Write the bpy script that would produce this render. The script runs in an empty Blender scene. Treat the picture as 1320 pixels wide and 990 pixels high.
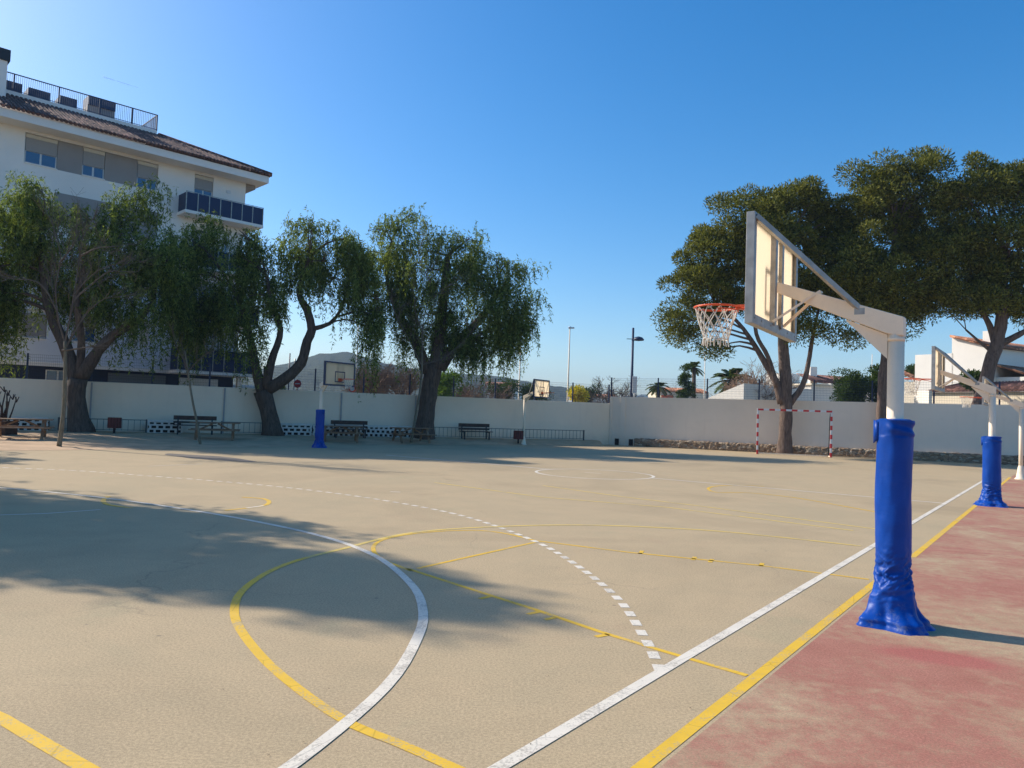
import bpy, math, random
import numpy as np
from mathutils import Vector, Matrix, noise as NZ
random.seed(7)
rng = np.random.default_rng(11)
R = math.radians
# ---------------------------------------------------------------- camera, world, sun
sc = bpy.context.scene
HC, F, ROLL = 1.78, 968.0, math.atan(.034)
PITCH = math.atan(37*math.cos(ROLL)/F)
fw = Vector((0, math.cos(PITCH), math.sin(PITCH))); _r = Vector((1, 0, 0)); _u = _r.cross(fw)
cr = _r*math.cos(ROLL)+_u*math.sin(ROLL); cu = -_r*math.sin(ROLL)+_u*math.cos(ROLL)
cam = bpy.data.objects.new('camera', bpy.data.cameras.new('camera')); sc.collection.objects.link(cam)
cam.matrix_world = Matrix(((cr.x, cu.x, -fw.x, 0), (cr.y, cu.y, -fw.y, 0), (cr.z, cu.z, -fw.z, HC), (0, 0, 0, 1)))
cam.data.sensor_width = 36; cam.data.lens = 36*F/1320; cam.data.clip_end = 20000; cam.data.clip_start = .05
sc.camera = cam
SUN_AZ, SUN_EL = -66.0, 33.0          # azimuth clockwise from +Y
ts = Vector((math.sin(R(SUN_AZ))*math.cos(R(SUN_EL)), math.cos(R(SUN_AZ))*math.cos(R(SUN_EL)), math.sin(R(SUN_EL))))
w = bpy.data.worlds.new('World'); sc.world = w; w.use_nodes = True
wn = w.node_tree.nodes; wl = w.node_tree.links
bg = wn['Background']; sky = wn.new('ShaderNodeTexSky'); sky.sky_type = 'NISHITA'; sky.sun_disc = False
sky.sun_elevation = R(SUN_EL); sky.sun_rotation = R(SUN_AZ) % (2*math.pi); sky.air_density = 1.0; sky.dust_density = 1.1; sky.ozone_density = 3.2
hs = wn.new('ShaderNodeHueSaturation'); hs.inputs['Saturation'].default_value = 1.42; wl.new(sky.outputs[0], hs.inputs['Color'])
wl.new(hs.outputs[0], bg.inputs[0]); bg.inputs[1].default_value = .15
sl = bpy.data.lights.new('sun', 'SUN'); sl.energy = 4.6; sl.angle = R(.8); sl.color = (1, .93, .83)
so = bpy.data.objects.new('sun', sl); sc.collection.objects.link(so); so.rotation_euler = ts.to_track_quat('Z', 'Y').to_euler()
sc.view_settings.view_transform = 'Standard'; sc.view_settings.look = 'None'
sc.view_settings.gamma = 1; sc.view_settings.exposure = .33
sc.view_settings.use_curve_mapping = False

# ---------------------------------------------------------------- helpers
COL = sc.collection
def ray(x, y): return fw*F+cr*(x-660)-cu*(y-495)
def G(x, y, z=0.0):
    d = ray(x, y); t = (z-HC)/d.z; return Vector((d.x*t, d.y*t, z))
def AT(x, y, D):
    p = ray(x, y)/F*D; return Vector((p.x, p.y, p.z+HC))
def GX(x, D):                       # ground point seen in column x (near the horizon) at distance D
    p = AT(x, 540, D); return Vector((p.x, p.y, 0))
CC = Vector((10.235, 17.68, 0)); ca = Vector((.5944, .8042, 0)); cn = Vector((-.8042, .5944, 0))
def W(u, v, z=0.0): return CC+ca*u+cn*v+Vector((0, 0, z))

def link(o): COL.objects.link(o); return o
def tag(o, label=None, cat=None, group=None, kind=None):
    if label: o['label'] = label
    if cat: o['category'] = cat
    if group: o['group'] = group
    if kind: o['kind'] = kind
    return o
def thing(name, label, cat, loc=(0, 0, 0), rz=0.0, group=None):
    o = link(bpy.data.objects.new(name, None)); o.location = loc; o.rotation_euler = (0, 0, rz)
    o.empty_display_size = .2
    return tag(o, label, cat, group)
def kids(o): return [c for c in bpy.data.objects if c.parent == o]
def copy_tree(o, parent=None):
    c = o.copy(); link(c); c.parent = parent
    for ch in kids(o): copy_tree(ch, c)
    return c

class MB:
    def __init__(s): s.v = []; s.f = []; s.smooth = []
    def add(s, vs, fs, sm=False):
        n = len(s.v); s.v += [tuple(v) for v in vs]; s.f += [tuple(i+n for i in f) for f in fs]; s.smooth += [sm]*len(fs); return s
    def box(s, c, size, rz=0.0, M=None):
        hx, hy, hz = size[0]/2, size[1]/2, size[2]/2
        vs = [Vector((x, y, z)) for x in (-hx, hx) for y in (-hy, hy) for z in (-hz, hz)]
        m = M if M is not None else Matrix.Rotation(rz, 3, 'Z')
        vs = [m@v+Vector(c) for v in vs]
        return s.add(vs, [(0, 1, 3, 2), (4, 6, 7, 5), (0, 4, 5, 1), (2, 3, 7, 6), (0, 2, 6, 4), (1, 5, 7, 3)])
    def span(s, a, b, wx, wz, up=(0, 0, 1)):         # box bar from a to b
        a = Vector(a); b = Vector(b); d = b-a; L = d.length; x = d.normalized(); y = Vector(up).cross(x)
        if y.length < 1e-4: y = Vector((0, 1, 0)).cross(x)
        y.normalize(); z = x.cross(y)
        M = Matrix((x, y, z)).transposed()
        return s.box((a+b)/2, (L, wx, wz), M=M)
    def tube(s, pts, rad, n=8, caps=True, jit=0.0):
        pts = [Vector(p) for p in pts]
        if not hasattr(rad, '__len__'): rad = [rad]*len(pts)
        rings = []; ref = None
        for i, p in enumerate(pts):
            d = (pts[min(i+1, len(pts)-1)]-pts[max(i-1, 0)]).normalized()
            if ref is None:
                ref = Vector((1, 0, 0)) if abs(d.x) < .8 else Vector((0, 1, 0))
            a = (ref-d*ref.dot(d)).normalized(); ref = a; b = d.cross(a)
            rings.append([p+(a*math.cos(t)+b*math.sin(t))*rad[i]*(1+jit*random.uniform(-1, 1)) for t in [2*math.pi*k/n for k in range(n)]])
        vs = [v for r in rings for v in r]; fs = []
        for i in range(len(pts)-1):
            for k in range(n):
                k2 = (k+1) % n; fs.append((i*n+k, i*n+k2, (i+1)*n+k2, (i+1)*n+k))
        s.add(vs, fs, n > 4)
        if caps:
            m = len(s.v)-len(vs)
            s.f += [tuple(m+k for k in range(n-1, -1, -1)), tuple(m+(len(pts)-1)*n+k for k in range(n))]; s.smooth += [False, False]
        return s
    def lathe(s, prof, n=24, fn=None, c=(0, 0, 0)):
        vs = []; fs = []
        for i, (r, z) in enumerate(prof):
            for k in range(n):
                t = 2*math.pi*k/n; rr = r if fn is None else fn(r, z, t)
                vs.append((c[0]+rr*math.cos(t), c[1]+rr*math.sin(t), c[2]+z))
        for i in range(len(prof)-1):
            for k in range(n):
                k2 = (k+1) % n; fs.append((i*n+k, i*n+k2, (i+1)*n+k2, (i+1)*n+k))
        return s.add(vs, fs, True)
    def build(s, name, m, parent=None, bevel=0.0):
        me = bpy.data.meshes.new(name); me.from_pydata(s.v, [], s.f); me.update()
        me.polygons.foreach_set('use_smooth', s.smooth)
        me.materials.append(m) if m else None; o = link(bpy.data.objects.new(name, me)); o.parent = parent
        if bevel:
            b = o.modifiers.new('bevel', 'BEVEL'); b.width = bevel; b.segments = 2; b.limit_method = 'ANGLE'
        return o
def quads(name, V, m, parent=None, nv=4):             # V (N,nv,3) numpy -> one mesh of separate faces
    N = V.shape[0]; me = bpy.data.meshes.new(name)
    me.vertices.add(N*nv); me.vertices.foreach_set('co', V.reshape(-1).astype(np.float32))
    me.loops.add(N*nv); me.loops.foreach_set('vertex_index', np.arange(N*nv, dtype=np.int32))
    me.polygons.add(N); me.polygons.foreach_set('loop_start', np.arange(0, N*nv, nv, dtype=np.int32))
    me.polygons.foreach_set('loop_total', np.full(N, nv, dtype=np.int32))
    me.update(); me.validate(); me.materials.append(m)
    o = link(bpy.data.objects.new(name, me)); o.parent = parent; return o

# ---------------------------------------------------------------- materials
def nt(name):
    m = bpy.data.materials.new(name); m.use_nodes = True; t = m.node_tree
    return m, t, t.nodes['Principled BSDF']
def N(t, k, **kw):
    n = t.nodes.new(k)
    for a, b in kw.items():
        if a.startswith('_'): n.inputs[a[1:].replace('_', ' ')].default_value = b
        else: setattr(n, a, b)
    return n
def noise(t, vec, scale, detail=4, rough=.55, dist=0.0):
    n = N(t, 'ShaderNodeTexNoise'); n.inputs['Scale'].default_value = scale; n.inputs['Detail'].default_value = detail
    n.inputs['Roughness'].default_value = rough; n.inputs['Distortion'].default_value = dist
    t.links.new(vec, n.inputs['Vector']); return n.outputs[0]
def ramp(t, fac, stops):
    r = N(t, 'ShaderNodeValToRGB'); e = r.color_ramp.elements
    e[0].position, e[0].color = stops[0][0], (*stops[0][1], 1); e[1].position, e[1].color = stops[1][0], (*stops[1][1], 1)
    for p, c in stops[2:]:
        k = e.new(p); k.color = (*c, 1)
    t.links.new(fac, r.inputs[0]); return r.outputs[0]
def mix(t, fac, a, b, mode='MIX'):
    n = N(t, 'ShaderNodeMix', data_type='RGBA', blend_type=mode)
    for s, v in ((0, fac), (6, a), (7, b)):
        if isinstance(v, (int, float)): n.inputs[s].default_value = v
        elif isinstance(v, tuple): n.inputs[s].default_value = (*v, 1)
        else: t.links.new(v, n.inputs[s])
    return n.outputs[2]
def mth(t, op, a, b=0.0, clamp=False):
    n = N(t, 'ShaderNodeMath', operation=op, use_clamp=clamp)
    for i, v in enumerate((a, b)):
        if isinstance(v, (int, float)): n.inputs[i].default_value = v
        else: t.links.new(v, n.inputs[i])
    return n.outputs[0]
def bump(t, bs, h, strength=.3, dist=.01):
    b = N(t, 'ShaderNodeBump'); b.inputs['Strength'].default_value = strength; b.inputs['Distance'].default_value = dist
    t.links.new(h, b.inputs['Height']); t.links.new(b.outputs[0], bs.inputs['Normal'])
def coord(t): return N(t, 'ShaderNodeTexCoord').outputs['Object']
def setv(bs, **kw):
    for k, v in kw.items(): bs.inputs[k.replace('_', ' ')].default_value = v
def mat(name, col, rough=.7, var=.15, scale=3.0, bmp=0.0, bscale=60, metal=0.0, spec=.4, dirt=0.0):
    m, t, b = nt(name); c = coord(t)
    n1 = noise(t, c, scale, 5)
    dk = tuple(x*(1-var) for x in col); lt = tuple(min(1, x*(1+var)) for x in col)
    out = ramp(t, n1, [(.3, dk), (.7, lt)])
    if dirt:
        n2 = noise(t, c, scale*4, 8, .7); f = ramp(t, n2, [(.5, (0, 0, 0)), (.72, (1, 1, 1))])
        out = mix(t, mth(t, 'MULTIPLY', f, dirt), out, tuple(x*.45 for x in col))
    t.links.new(out, b.inputs['Base Color']); setv(b, Roughness=rough, Metallic=metal); b.inputs['Specular IOR Level'].default_value = spec
    if bmp: bump(t, b, noise(t, c, bscale, 6), bmp, .01)
    return m
M_ = {}
def court_mat():
    m, t, b = nt('court_surface'); c = coord(t)
    big = noise(t, c, .22, 6, .6, .6); mid = noise(t, c, 1.6, 8, .65); fine = noise(t, c, 55, 4, .7); grain = noise(t, c, 190, 2, .6)
    col = ramp(t, big, [(.3, (.43, .32, .185)), (.5, (.54, .40, .23)), (.75, (.47, .365, .215))])
    col = mix(t, mth(t, 'MULTIPLY', ramp(t, mid, [(.42, (0, 0, 0)), (.75, (1, 1, 1))]), .35), col, (.40, .32, .19))
    gr = noise(t, c, .5, 7, .7, .8)
    col = mix(t, mth(t, 'MULTIPLY', ramp(t, gr, [(.58, (0, 0, 0)), (.72, (1, 1, 1))]), .28), col, (.35, .345, .20))
    rd = N(t, 'ShaderNodeMapping'); rd.inputs['Location'].default_value = (13, 4, 2); t.links.new(c, rd.inputs['Vector'])
    rn = noise(t, rd.outputs[0], .45, 7, .7)
    col = mix(t, mth(t, 'MULTIPLY', ramp(t, rn, [(.6, (0, 0, 0)), (.75, (1, 1, 1))]), .35), col, (.50, .325, .195))
    st = N(t, 'ShaderNodeMapping'); st.inputs['Rotation'].default_value = (0, 0, R(36.5)); st.inputs['Scale'].default_value = (.6, 5, 1); t.links.new(c, st.inputs['Vector'])
    sn = noise(t, st.outputs[0], .8, 6, .7)
    col = mix(t, mth(t, 'MULTIPLY', ramp(t, sn, [(.55, (0, 0, 0)), (.8, (1, 1, 1))]), .3), col, (.38, .295, .175))
    s2 = noise(t, c, 3.1, 9, .8, 1.2); big2 = noise(t, c, .33, 3)
    col = mix(t, mth(t, 'MULTIPLY', ramp(t, s2, [(.60, (0, 0, 0)), (.68, (1, 1, 1))]), mth(t, 'MULTIPLY', ramp(t, big2, [(.45, (0, 0, 0)), (.6, (1, 1, 1))]), .38)), col, (.27, .215, .14))
    vs_ = N(t, 'ShaderNodeTexVoronoi'); vs_.inputs['Scale'].default_value = 1.3; vs_.inputs['Randomness'].default_value = 1; t.links.new(c, vs_.inputs['Vector'])
    col = mix(t, mth(t, 'MULTIPLY', ramp(t, vs_.outputs['Distance'], [(.018, (1, 1, 1)), (.035, (0, 0, 0))]), .55), col, (.20, .16, .11))
    gv = ramp(t, grain, [(.35, (.76, .76, .76)), (.65, (1.17, 1.17, 1.17))]); col = mix(t, 1.0, col, gv, 'MULTIPLY')
    fv = ramp(t, fine, [(.38, (.80, .79, .78)), (.62, (1.12, 1.12, 1.12))]); col = mix(t, 1.0, col, fv, 'MULTIPLY')
    vo = N(t, 'ShaderNodeTexVoronoi', feature='DISTANCE_TO_EDGE'); vo.inputs['Scale'].default_value = .21
    wq = N(t, 'ShaderNodeVectorMath', operation='ADD'); wsc = N(t, 'ShaderNodeTexNoise'); wsc.inputs['Scale'].default_value = 1.1; wsc.inputs['Detail'].default_value = 8
    t.links.new(c, wsc.inputs['Vector']); t.links.new(c, wq.inputs[0]); t.links.new(wsc.outputs['Color'], wq.inputs[1]); t.links.new(wq.outputs[0], vo.inputs['Vector'])
    ck = ramp(t, vo.outputs['Distance'], [(.0006, (1, 1, 1)), (.0022, (0, 0, 0))])
    ckm = mth(t, 'MULTIPLY', ck, mth(t, 'MULTIPLY', ramp(t, noise(t, c, .35, 3), [(.5, (0, 0, 0)), (.6, (1, 1, 1))]), .3))
    col = mix(t, ckm, col, (.14, .115, .085))
    t.links.new(col, b.inputs['Base Color']); setv(b, Roughness=.88); b.inputs['Specular IOR Level'].default_value = .3
    bump(t, b, mth(t, 'ADD', grain, mth(t, 'MULTIPLY', fine, .8)), .35, .004)
    return m
def red_mat():
    m, t, b = nt('worn_red_paint'); c = coord(t)
    n0 = noise(t, c, .55, 9, .68, .5); n1 = noise(t, c, 7, 8, .75); fine = noise(t, c, 70, 4, .75); grain = noise(t, c, 190, 2, .6)
    f = mth(t, 'ADD', mth(t, 'MULTIPLY', n0, .50), mth(t, 'ADD', mth(t, 'MULTIPLY', n1, .27), mth(t, 'MULTIPLY', fine, .23)))
    fac = ramp(t, f, [(.425, (.10, .10, .10)), (.475, (.50, .50, .50)), (.54, (.95, .95, .95))])
    # broad brushed repair patch: an ellipse of fresher red, streaky
    mp = N(t, 'ShaderNodeMapping', vector_type='TEXTURE'); p = G(1212, 848); mp.inputs['Location'].default_value = (p.x, p.y, 0)
    mp.inputs['Rotation'].default_value = (0, 0, R(-24)); mp.inputs['Scale'].default_value = (.52, .24, 1); t.links.new(c, mp.inputs['Vector'])
    ln = N(t, 'ShaderNodeVectorMath', operation='LENGTH'); t.links.new(mp.outputs[0], ln.inputs[0])
    pe = mth(t, 'ADD', ln.outputs['Value'], mth(t, 'MULTIPLY', n1, 1.1))
    patch = mth(t, 'MULTIPLY', ramp(t, pe, [(1.1, (1, 1, 1)), (1.3, (0, 0, 0))]), .0)
    pr = N(t, 'ShaderNodeMapRange'); pr.inputs['From Min'].default_value = 1.62; pr.inputs['From Max'].default_value = 1.2; t.links.new(pe, pr.inputs['Value'])
    fac2 = mth(t, 'MAXIMUM', fac, mth(t, 'MULTIPLY', pr.outputs[0], .95))
    tan = ramp(t, noise(t, c, 1.5, 6), [(.3, (.45, .335, .19)), (.7, (.55, .41, .24))])
    redc = ramp(t, noise(t, c, 2.2, 6, .7), [(.3, (.38, .14, .095)), (.7, (.45, .19, .13))])
    col = mix(t, fac2, tan, redc)
    col = mix(t, mth(t, 'MULTIPLY', pr.outputs[0], mth(t, 'MULTIPLY', fine, .9)), col, (.44, .10, .09))
    gv = ramp(t, grain, [(.3, (.78, .78, .78)), (.7, (1.18, 1.18, 1.18))]); col = mix(t, .9, col, gv, 'MULTIPLY')
    fv = ramp(t, fine, [(.38, (.74, .74, .74)), (.62, (1.18, 1.18, 1.18))]); col = mix(t, 1.0, col, fv, 'MULTIPLY')
    t.links.new(col, b.inputs['Base Color']); setv(b, Roughness=.85); b.inputs['Specular IOR Level'].default_value = .3
    bump(t, b, mth(t, 'ADD', grain, fine), .35, .004)
    return m
def line_mat(name, col, wear=.35, under=(.40, .335, .25)):
    m, t, b = nt(name); c = coord(t)
    n0 = noise(t, c, 2.5, 7, .7); fine = noise(t, c, 60, 4, .75)
    f = mth(t, 'ADD', mth(t, 'MULTIPLY', n0, .5), mth(t, 'MULTIPLY', fine, .5))
    fac = ramp(t, f, [(.55-wear*.12, (0, 0, 0)), (.60-wear*.10, (1, 1, 1))])
    cc = ramp(t, noise(t, c, 8, 5), [(.3, tuple(x*.9 for x in col)), (.7, col)])
    out = mix(t, mth(t, 'MULTIPLY', fac, min(1, .35+wear)), cc, under)
    vo = N(t, 'ShaderNodeTexVoronoi', feature='DISTANCE_TO_EDGE'); vo.inputs['Scale'].default_value = 1.6; t.links.new(c, vo.inputs['Vector'])
    ck = ramp(t, vo.outputs['Distance'], [(.002, (1, 1, 1)), (.007, (0, 0, 0))])
    out = mix(t, mth(t, 'MULTIPLY', ck, .5), out, tuple(x*.45 for x in col))
    t.links.new(out, b.inputs['Base Color']); setv(b, Roughness=.7)
    bump(t, b, fine, .3, .003)
    return m
def leaf_mat(name, dark, light, trans=.35, tl=None):
    m, t, b = nt(name)
    g = N(t, 'ShaderNodeNewGeometry'); c = coord(t)
    r1 = ramp(t, g.outputs['Random Per Island'], [(0, dark), (1, light)])
    n = ramp(t, noise(t, c, .7, 3), [(.35, (.75, .8, .75)), (.7, (1.25, 1.2, 1.1))])
    col = mix(t, 1.0, r1, n, 'MULTIPLY')
    t.links.new(col, b.inputs['Base Color']); setv(b, Roughness=.65); b.inputs['Specular IOR Level'].default_value = .12
    tr = N(t, 'ShaderNodeBsdfTranslucent'); t.links.new(mix(t, 1.0, col, tl or (1.5, 1.5, .6), 'MULTIPLY'), tr.inputs[0])
    ms = N(t, 'ShaderNodeMixShader'); ms.inputs[0].default_value = trans
    t.links.new(b.outputs[0], ms.inputs[1]); t.links.new(tr.outputs[0], ms.inputs[2]); t.links.new(ms.outputs[0], t.nodes['Material Output'].inputs[0])
    return m
def wall_mat(name, col, stain=.35):
    m, t, b = nt(name); c = coord(t)
    n0 = noise(t, c, .35, 5); n1 = noise(t, c, 2.2, 9, .7)
    out = ramp(t, n0, [(.3, tuple(x*.9 for x in col)), (.7, col)])
    out = mix(t, mth(t, 'MULTIPLY', ramp(t, n1, [(.5, (0, 0, 0)), (.75, (1, 1, 1))]), stain), out, tuple(x*.68 for x in col))
    mp = N(t, 'ShaderNodeMapping'); mp.inputs['Scale'].default_value = (3, 3, .22); t.links.new(c, mp.inputs['Vector'])
    st = ramp(t, noise(t, mp.outputs[0], 1.3, 6, .7), [(.55, (0, 0, 0)), (.72, (1, 1, 1))])
    sep = N(t, 'ShaderNodeSeparateXYZ'); t.links.new(c, sep.inputs[0])
    low = N(t, 'ShaderNodeMapRange'); low.inputs['From Min'].default_value = .7; low.inputs['From Max'].default_value = .1; t.links.new(sep.outputs[2], low.inputs['Value'])
    out = mix(t, mth(t, 'MULTIPLY', st, stain*.7), out, tuple(x*.6 for x in col))
    splash = mth(t, 'MULTIPLY', low.outputs[0], n1, True)
    out = mix(t, mth(t, 'MULTIPLY', splash, .5), out, (.30, .24, .17))
    t.links.new(out, b.inputs['Base Color']); setv(b, Roughness=.9)
    bump(t, b, noise(t, c, 40, 5, .7), .3, .01)
    return m
def stone_mat():
    m, t, b = nt('rubble_stone'); c = coord(t)
    vo = N(t, 'ShaderNodeTexVoronoi'); vo.inputs['Scale'].default_value = 6
    mp = N(t, 'ShaderNodeMapping'); mp.inputs['Scale'].default_value = (.8, .8, 1.7); t.links.new(c, mp.inputs['Vector']); t.links.new(mp.outputs[0], vo.inputs['Vector'])
    sp = N(t, 'ShaderNodeSeparateColor'); t.links.new(vo.outputs['Color'], sp.inputs[0])
    col = ramp(t, sp.outputs[0], [(0, (.20, .13, .08)), (.5, (.34, .23, .14)), (1, (.45, .36, .26))])
    ve = N(t, 'ShaderNodeTexVoronoi', feature='DISTANCE_TO_EDGE'); ve.inputs['Scale'].default_value = 6; t.links.new(mp.outputs[0], ve.inputs['Vector'])
    e = ramp(t, ve.outputs['Distance'], [(.01, (1, 1, 1)), (.06, (0, 0, 0))]); col = mix(t, e, col, (.10, .075, .055))
    t.links.new(col, b.inputs['Base Color']); setv(b, Roughness=.95); bump(t, b, ve.outputs['Distance'], 1, .06)
    return m
def tile_mat(name, a, bb):
    m, t, b = nt(name); c = coord(t)
    vo = N(t, 'ShaderNodeTexVoronoi'); vo.inputs['Scale'].default_value = 4.5; t.links.new(c, vo.inputs['Vector'])
    sp = N(t, 'ShaderNodeSeparateColor'); t.links.new(vo.outputs['Color'], sp.inputs[0])
    col = ramp(t, sp.outputs[0], [(0, a), (.8, bb), (.93, tuple(min(1, x*2.2) for x in bb))])
    col = mix(t, .8, col, ramp(t, noise(t, c, 1.2, 8, .7), [(.3, (.6, .6, .6)), (.7, (1.2, 1.15, 1.1))]), 'MULTIPLY')
    t.links.new(col, b.inputs['Base Color']); setv(b, Roughness=.9); bump(t, b, noise(t, c, 25, 5), .5, .02)
    return m
def stripe_mat(name, c1, c2, freq, axis=2):
    m, t, b = nt(name); c = coord(t); sep = N(t, 'ShaderNodeSeparateXYZ'); t.links.new(c, sep.inputs[0])
    s = mth(t, 'GREATER_THAN', mth(t, 'FRACT', mth(t, 'MULTIPLY', sep.outputs[axis], freq)), .5)
    out = mix(t, s, c1, c2); out = mix(t, .8, out, ramp(t, noise(t, c, 14, 6), [(.3, (.75, .75, .75)), (.6, (1, 1, 1))]), 'MULTIPLY')
    t.links.new(out, b.inputs['Base Color']); setv(b, Roughness=.5)
    return m
def bark_mat(name, a, bb, sc_=(9, 9, 1.5)):
    m, t, b = nt(name); c = coord(t); mp = N(t, 'ShaderNodeMapping'); mp.inputs['Scale'].default_value = sc_; t.links.new(c, mp.inputs['Vector'])
    n = noise(t, mp.outputs[0], 1.4, 8, .7, .6)
    t.links.new(ramp(t, n, [(.32, a), (.68, bb)]), b.inputs['Base Color']); setv(b, Roughness=.95); bump(t, b, n, .9, .05)
    return m
def pad_mat():
    m, t, b = nt('blue_vinyl'); c = coord(t)
    out = ramp(t, noise(t, c, 3, 6), [(.3, (.001, .043, .26)), (.7, (.001, .062, .36))])
    dust = ramp(t, noise(t, c, 9, 8, .8), [(.52, (0, 0, 0)), (.62, (1, 1, 1))])
    sep = N(t, 'ShaderNodeSeparateXYZ'); t.links.new(c, sep.inputs[0])
    low = N(t, 'ShaderNodeMapRange'); low.inputs['From Min'].default_value = .4; low.inputs['From Max'].default_value = 0; low.inputs['To Min'].default_value = .02; low.inputs['To Max'].default_value = .4; t.links.new(sep.outputs[2], low.inputs['Value'])
    out = mix(t, mth(t, 'MULTIPLY', dust, low.outputs[0]), out, (.25, .26, .28))
    t.links.new(out, b.inputs['Base Color']); setv(b, Roughness=.4); b.inputs['Specular IOR Level'].default_value = .22
    bump(t, b, noise(t, c, 11, 6, .6), .25, .02)
    return m
def glass_mat(name, col, rough=.08):
    m, t, b = nt(name); c = coord(t); t.links.new(ramp(t, noise(t, c, .6, 2), [(.3, tuple(x*.7 for x in col)), (.7, col)]), b.inputs['Base Color'])
    setv(b, Roughness=rough); b.inputs['Specular IOR Level'].default_value = .8; return m
def slat_mat(name, col, freq=14):
    m, t, b = nt(name); c = coord(t); sep = N(t, 'ShaderNodeSeparateXYZ'); t.links.new(c, sep.inputs[0])
    s = mth(t, 'FRACT', mth(t, 'MULTIPLY', sep.outputs[2], freq))
    t.links.new(mix(t, ramp(t, s, [(.0, (1, 1, 1)), (.18, (0, 0, 0))]), col, tuple(x*.55 for x in col)), b.inputs['Base Color']); setv(b, Roughness=.6)
    bump(t, b, s, .4, .01); return m

M_['court'] = court_mat(); M_['red'] = red_mat()
M_['white_line'] = line_mat('white_line_paint', (.84, .74, .58), .34); M_['yellow'] = line_mat('yellow_line_paint', (.84, .50, .03), .28)
M_['yellow_old'] = line_mat('faded_yellow_paint', (.80, .56, .13), .30); M_['white_old'] = line_mat('faded_white_paint', (.84, .77, .64), .28)
M_['wall'] = wall_mat('painted_wall', (.92, .77, .59), .2); M_['wallR'] = wall_mat('painted_wall_grey', (.84, .72, .58), .2)
M_['stone'] = stone_mat()
M_['dirt'] = mat('sandy_dirt', (.54, .36, .21), .95, .2, 1.2, .6, 30)
M_['earth'] = mat('dry_ground', (.24, .21, .15), .95, .3, .05, 0)
M_['pepper'] = leaf_mat('pepper_leaf', (.034, .058, .014), (.26, .31, .095), .40)
M_['pine'] = leaf_mat('pine_needle', (.038, .050, .011), (.28, .27, .065), .30, (1.2, 1.2, .5))
M_['bush'] = leaf_mat('bush_leaf', (.03, .055, .018), (.08, .12, .035), .25)
M_['lightbush'] = leaf_mat('light_bush_leaf', (.07, .13, .03), (.14, .22, .06), .3)
M_['yelbush'] = leaf_mat('yellow_blossom', (.45, .36, .03), (.75, .62, .06), .3)
M_['twigs'] = mat('grey_twig', (.14, .11, .085), .9, .25, 4); M_['brown'] = mat('brown_twig', (.26, .17, .11), .9, .3, .8)
M_['bark'] = bark_mat('pepper_bark', (.045, .032, .024), (.16, .115, .085)); M_['pinebark'] = bark_mat('pine_bark', (.06, .04, .03), (.24, .165, .125))
M_['saplingbark'] = bark_mat('sapling_bark', (.13, .11, .07), (.27, .23, .16), (14, 14, 3))
M_['pad'] = pad_mat(); M_['white_steel'] = mat('cream_painted_steel', (.88, .73, .54), .6, .05, 3, .05, 40, dirt=.15)
M_['galv'] = mat('galvanised_steel', (.36, .34, .31), .48, .22, 9, .1, 60, metal=.55, dirt=.3); M_['panel'] = mat('cream_board', (.80, .68, .48), .6, .05, 2, dirt=.08)
_t = M_['panel'].node_tree; _b = _t.nodes['Principled BSDF']; _tr = _t.nodes.new('ShaderNodeBsdfTranslucent'); _tr.inputs[0].default_value = (1, .90, .74, 1)
_m = _t.nodes.new('ShaderNodeMixShader'); _m.inputs[0].default_value = .75; _t.links.new(_b.outputs[0], _m.inputs[1]); _t.links.new(_tr.outputs[0], _m.inputs[2]); _t.links.new(_m.outputs[0], _t.nodes['Material Output'].inputs[0])
M_['orange'] = mat('orange_rim', (.70, .10, .025), .42, .12, 20); M_['net'] = mat('net_cord', (.68, .63, .54), .9, .12, 20)
M_['navy'] = mat('navy_paint', (.025, .04, .085), .5, .2, 3); M_['black'] = mat('black_metal', (.02, .022, .026), .5, .2, 5)
M_['sticker'] = mat('grey_sticker', (.42, .46, .52), .4, .2, 30)
M_['wood'] = mat('brown_wood', (.25, .15, .085), .75, .3, 5, .4, 30); M_['darkwood'] = mat('dark_wood', (.06, .035, .025), .7, .3, 5, .3, 30)
M_['binred'] = mat('bin_red_wood', (.14, .035, .028), .7, .25, 6); M_['white_block'] = mat('white_block', (.62, .58, .52), .85, .1, 3)
M_['hole'] = mat('hole_dark', (.035, .026, .02), .95, .2, 5)  # near-black that paints shade into block holes and drain openings
M_['goal'] = stripe_mat('red_white_post', (.62, .03, .03), (.75, .72, .68), 2.1, 2); M_['goalbar'] = stripe_mat('red_white_bar', (.62, .03, .03), (.75, .72, .68), 1.75, 0)
M_['render'] = wall_mat('white_render', (.89, .82, .75), .08); M_['render_shaded'] = wall_mat('shaded_white_render', (.72, .74, .80), .1)  # lower-floor copy is darker and bluer: shade painted into the white render
M_['taupe'] = mat('taupe_panel', (.30, .265, .245), .7, .05, 1); M_['shutter'] = slat_mat('taupe_shutter', (.32, .29, .27)); M_['cream'] = mat('cream_box', (.60, .52, .42), .7, .05)
M_['glass'] = glass_mat('window_glass', (.05, .11, .23)); M_['frame'] = mat('white_frame', (.66, .66, .66), .5, .05)
M_['balglass'] = mat('navy_balcony_panel', (.022, .035, .085), .45, .1, 1, spec=.25); M_['navywall'] = mat('navy_cladding', (.018, .026, .055), .6, .2, 1)
M_['shutgrey'] = slat_mat('grey_garage_shutter', (.15, .165, .18), 9)
M_['tile'] = tile_mat('brown_roof_tile', (.09, .042, .032), (.17, .085, .065)); M_['tile_or'] = tile_mat('orange_roof_tile', (.30, .12, .06), (.42, .2, .11))
M_['hwhite'] = wall_mat('house_white', (.90, .83, .72), .08); M_['hcream'] = wall_mat('house_cream', (.82, .70, .52), .15)
M_['hill'] = None

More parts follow.
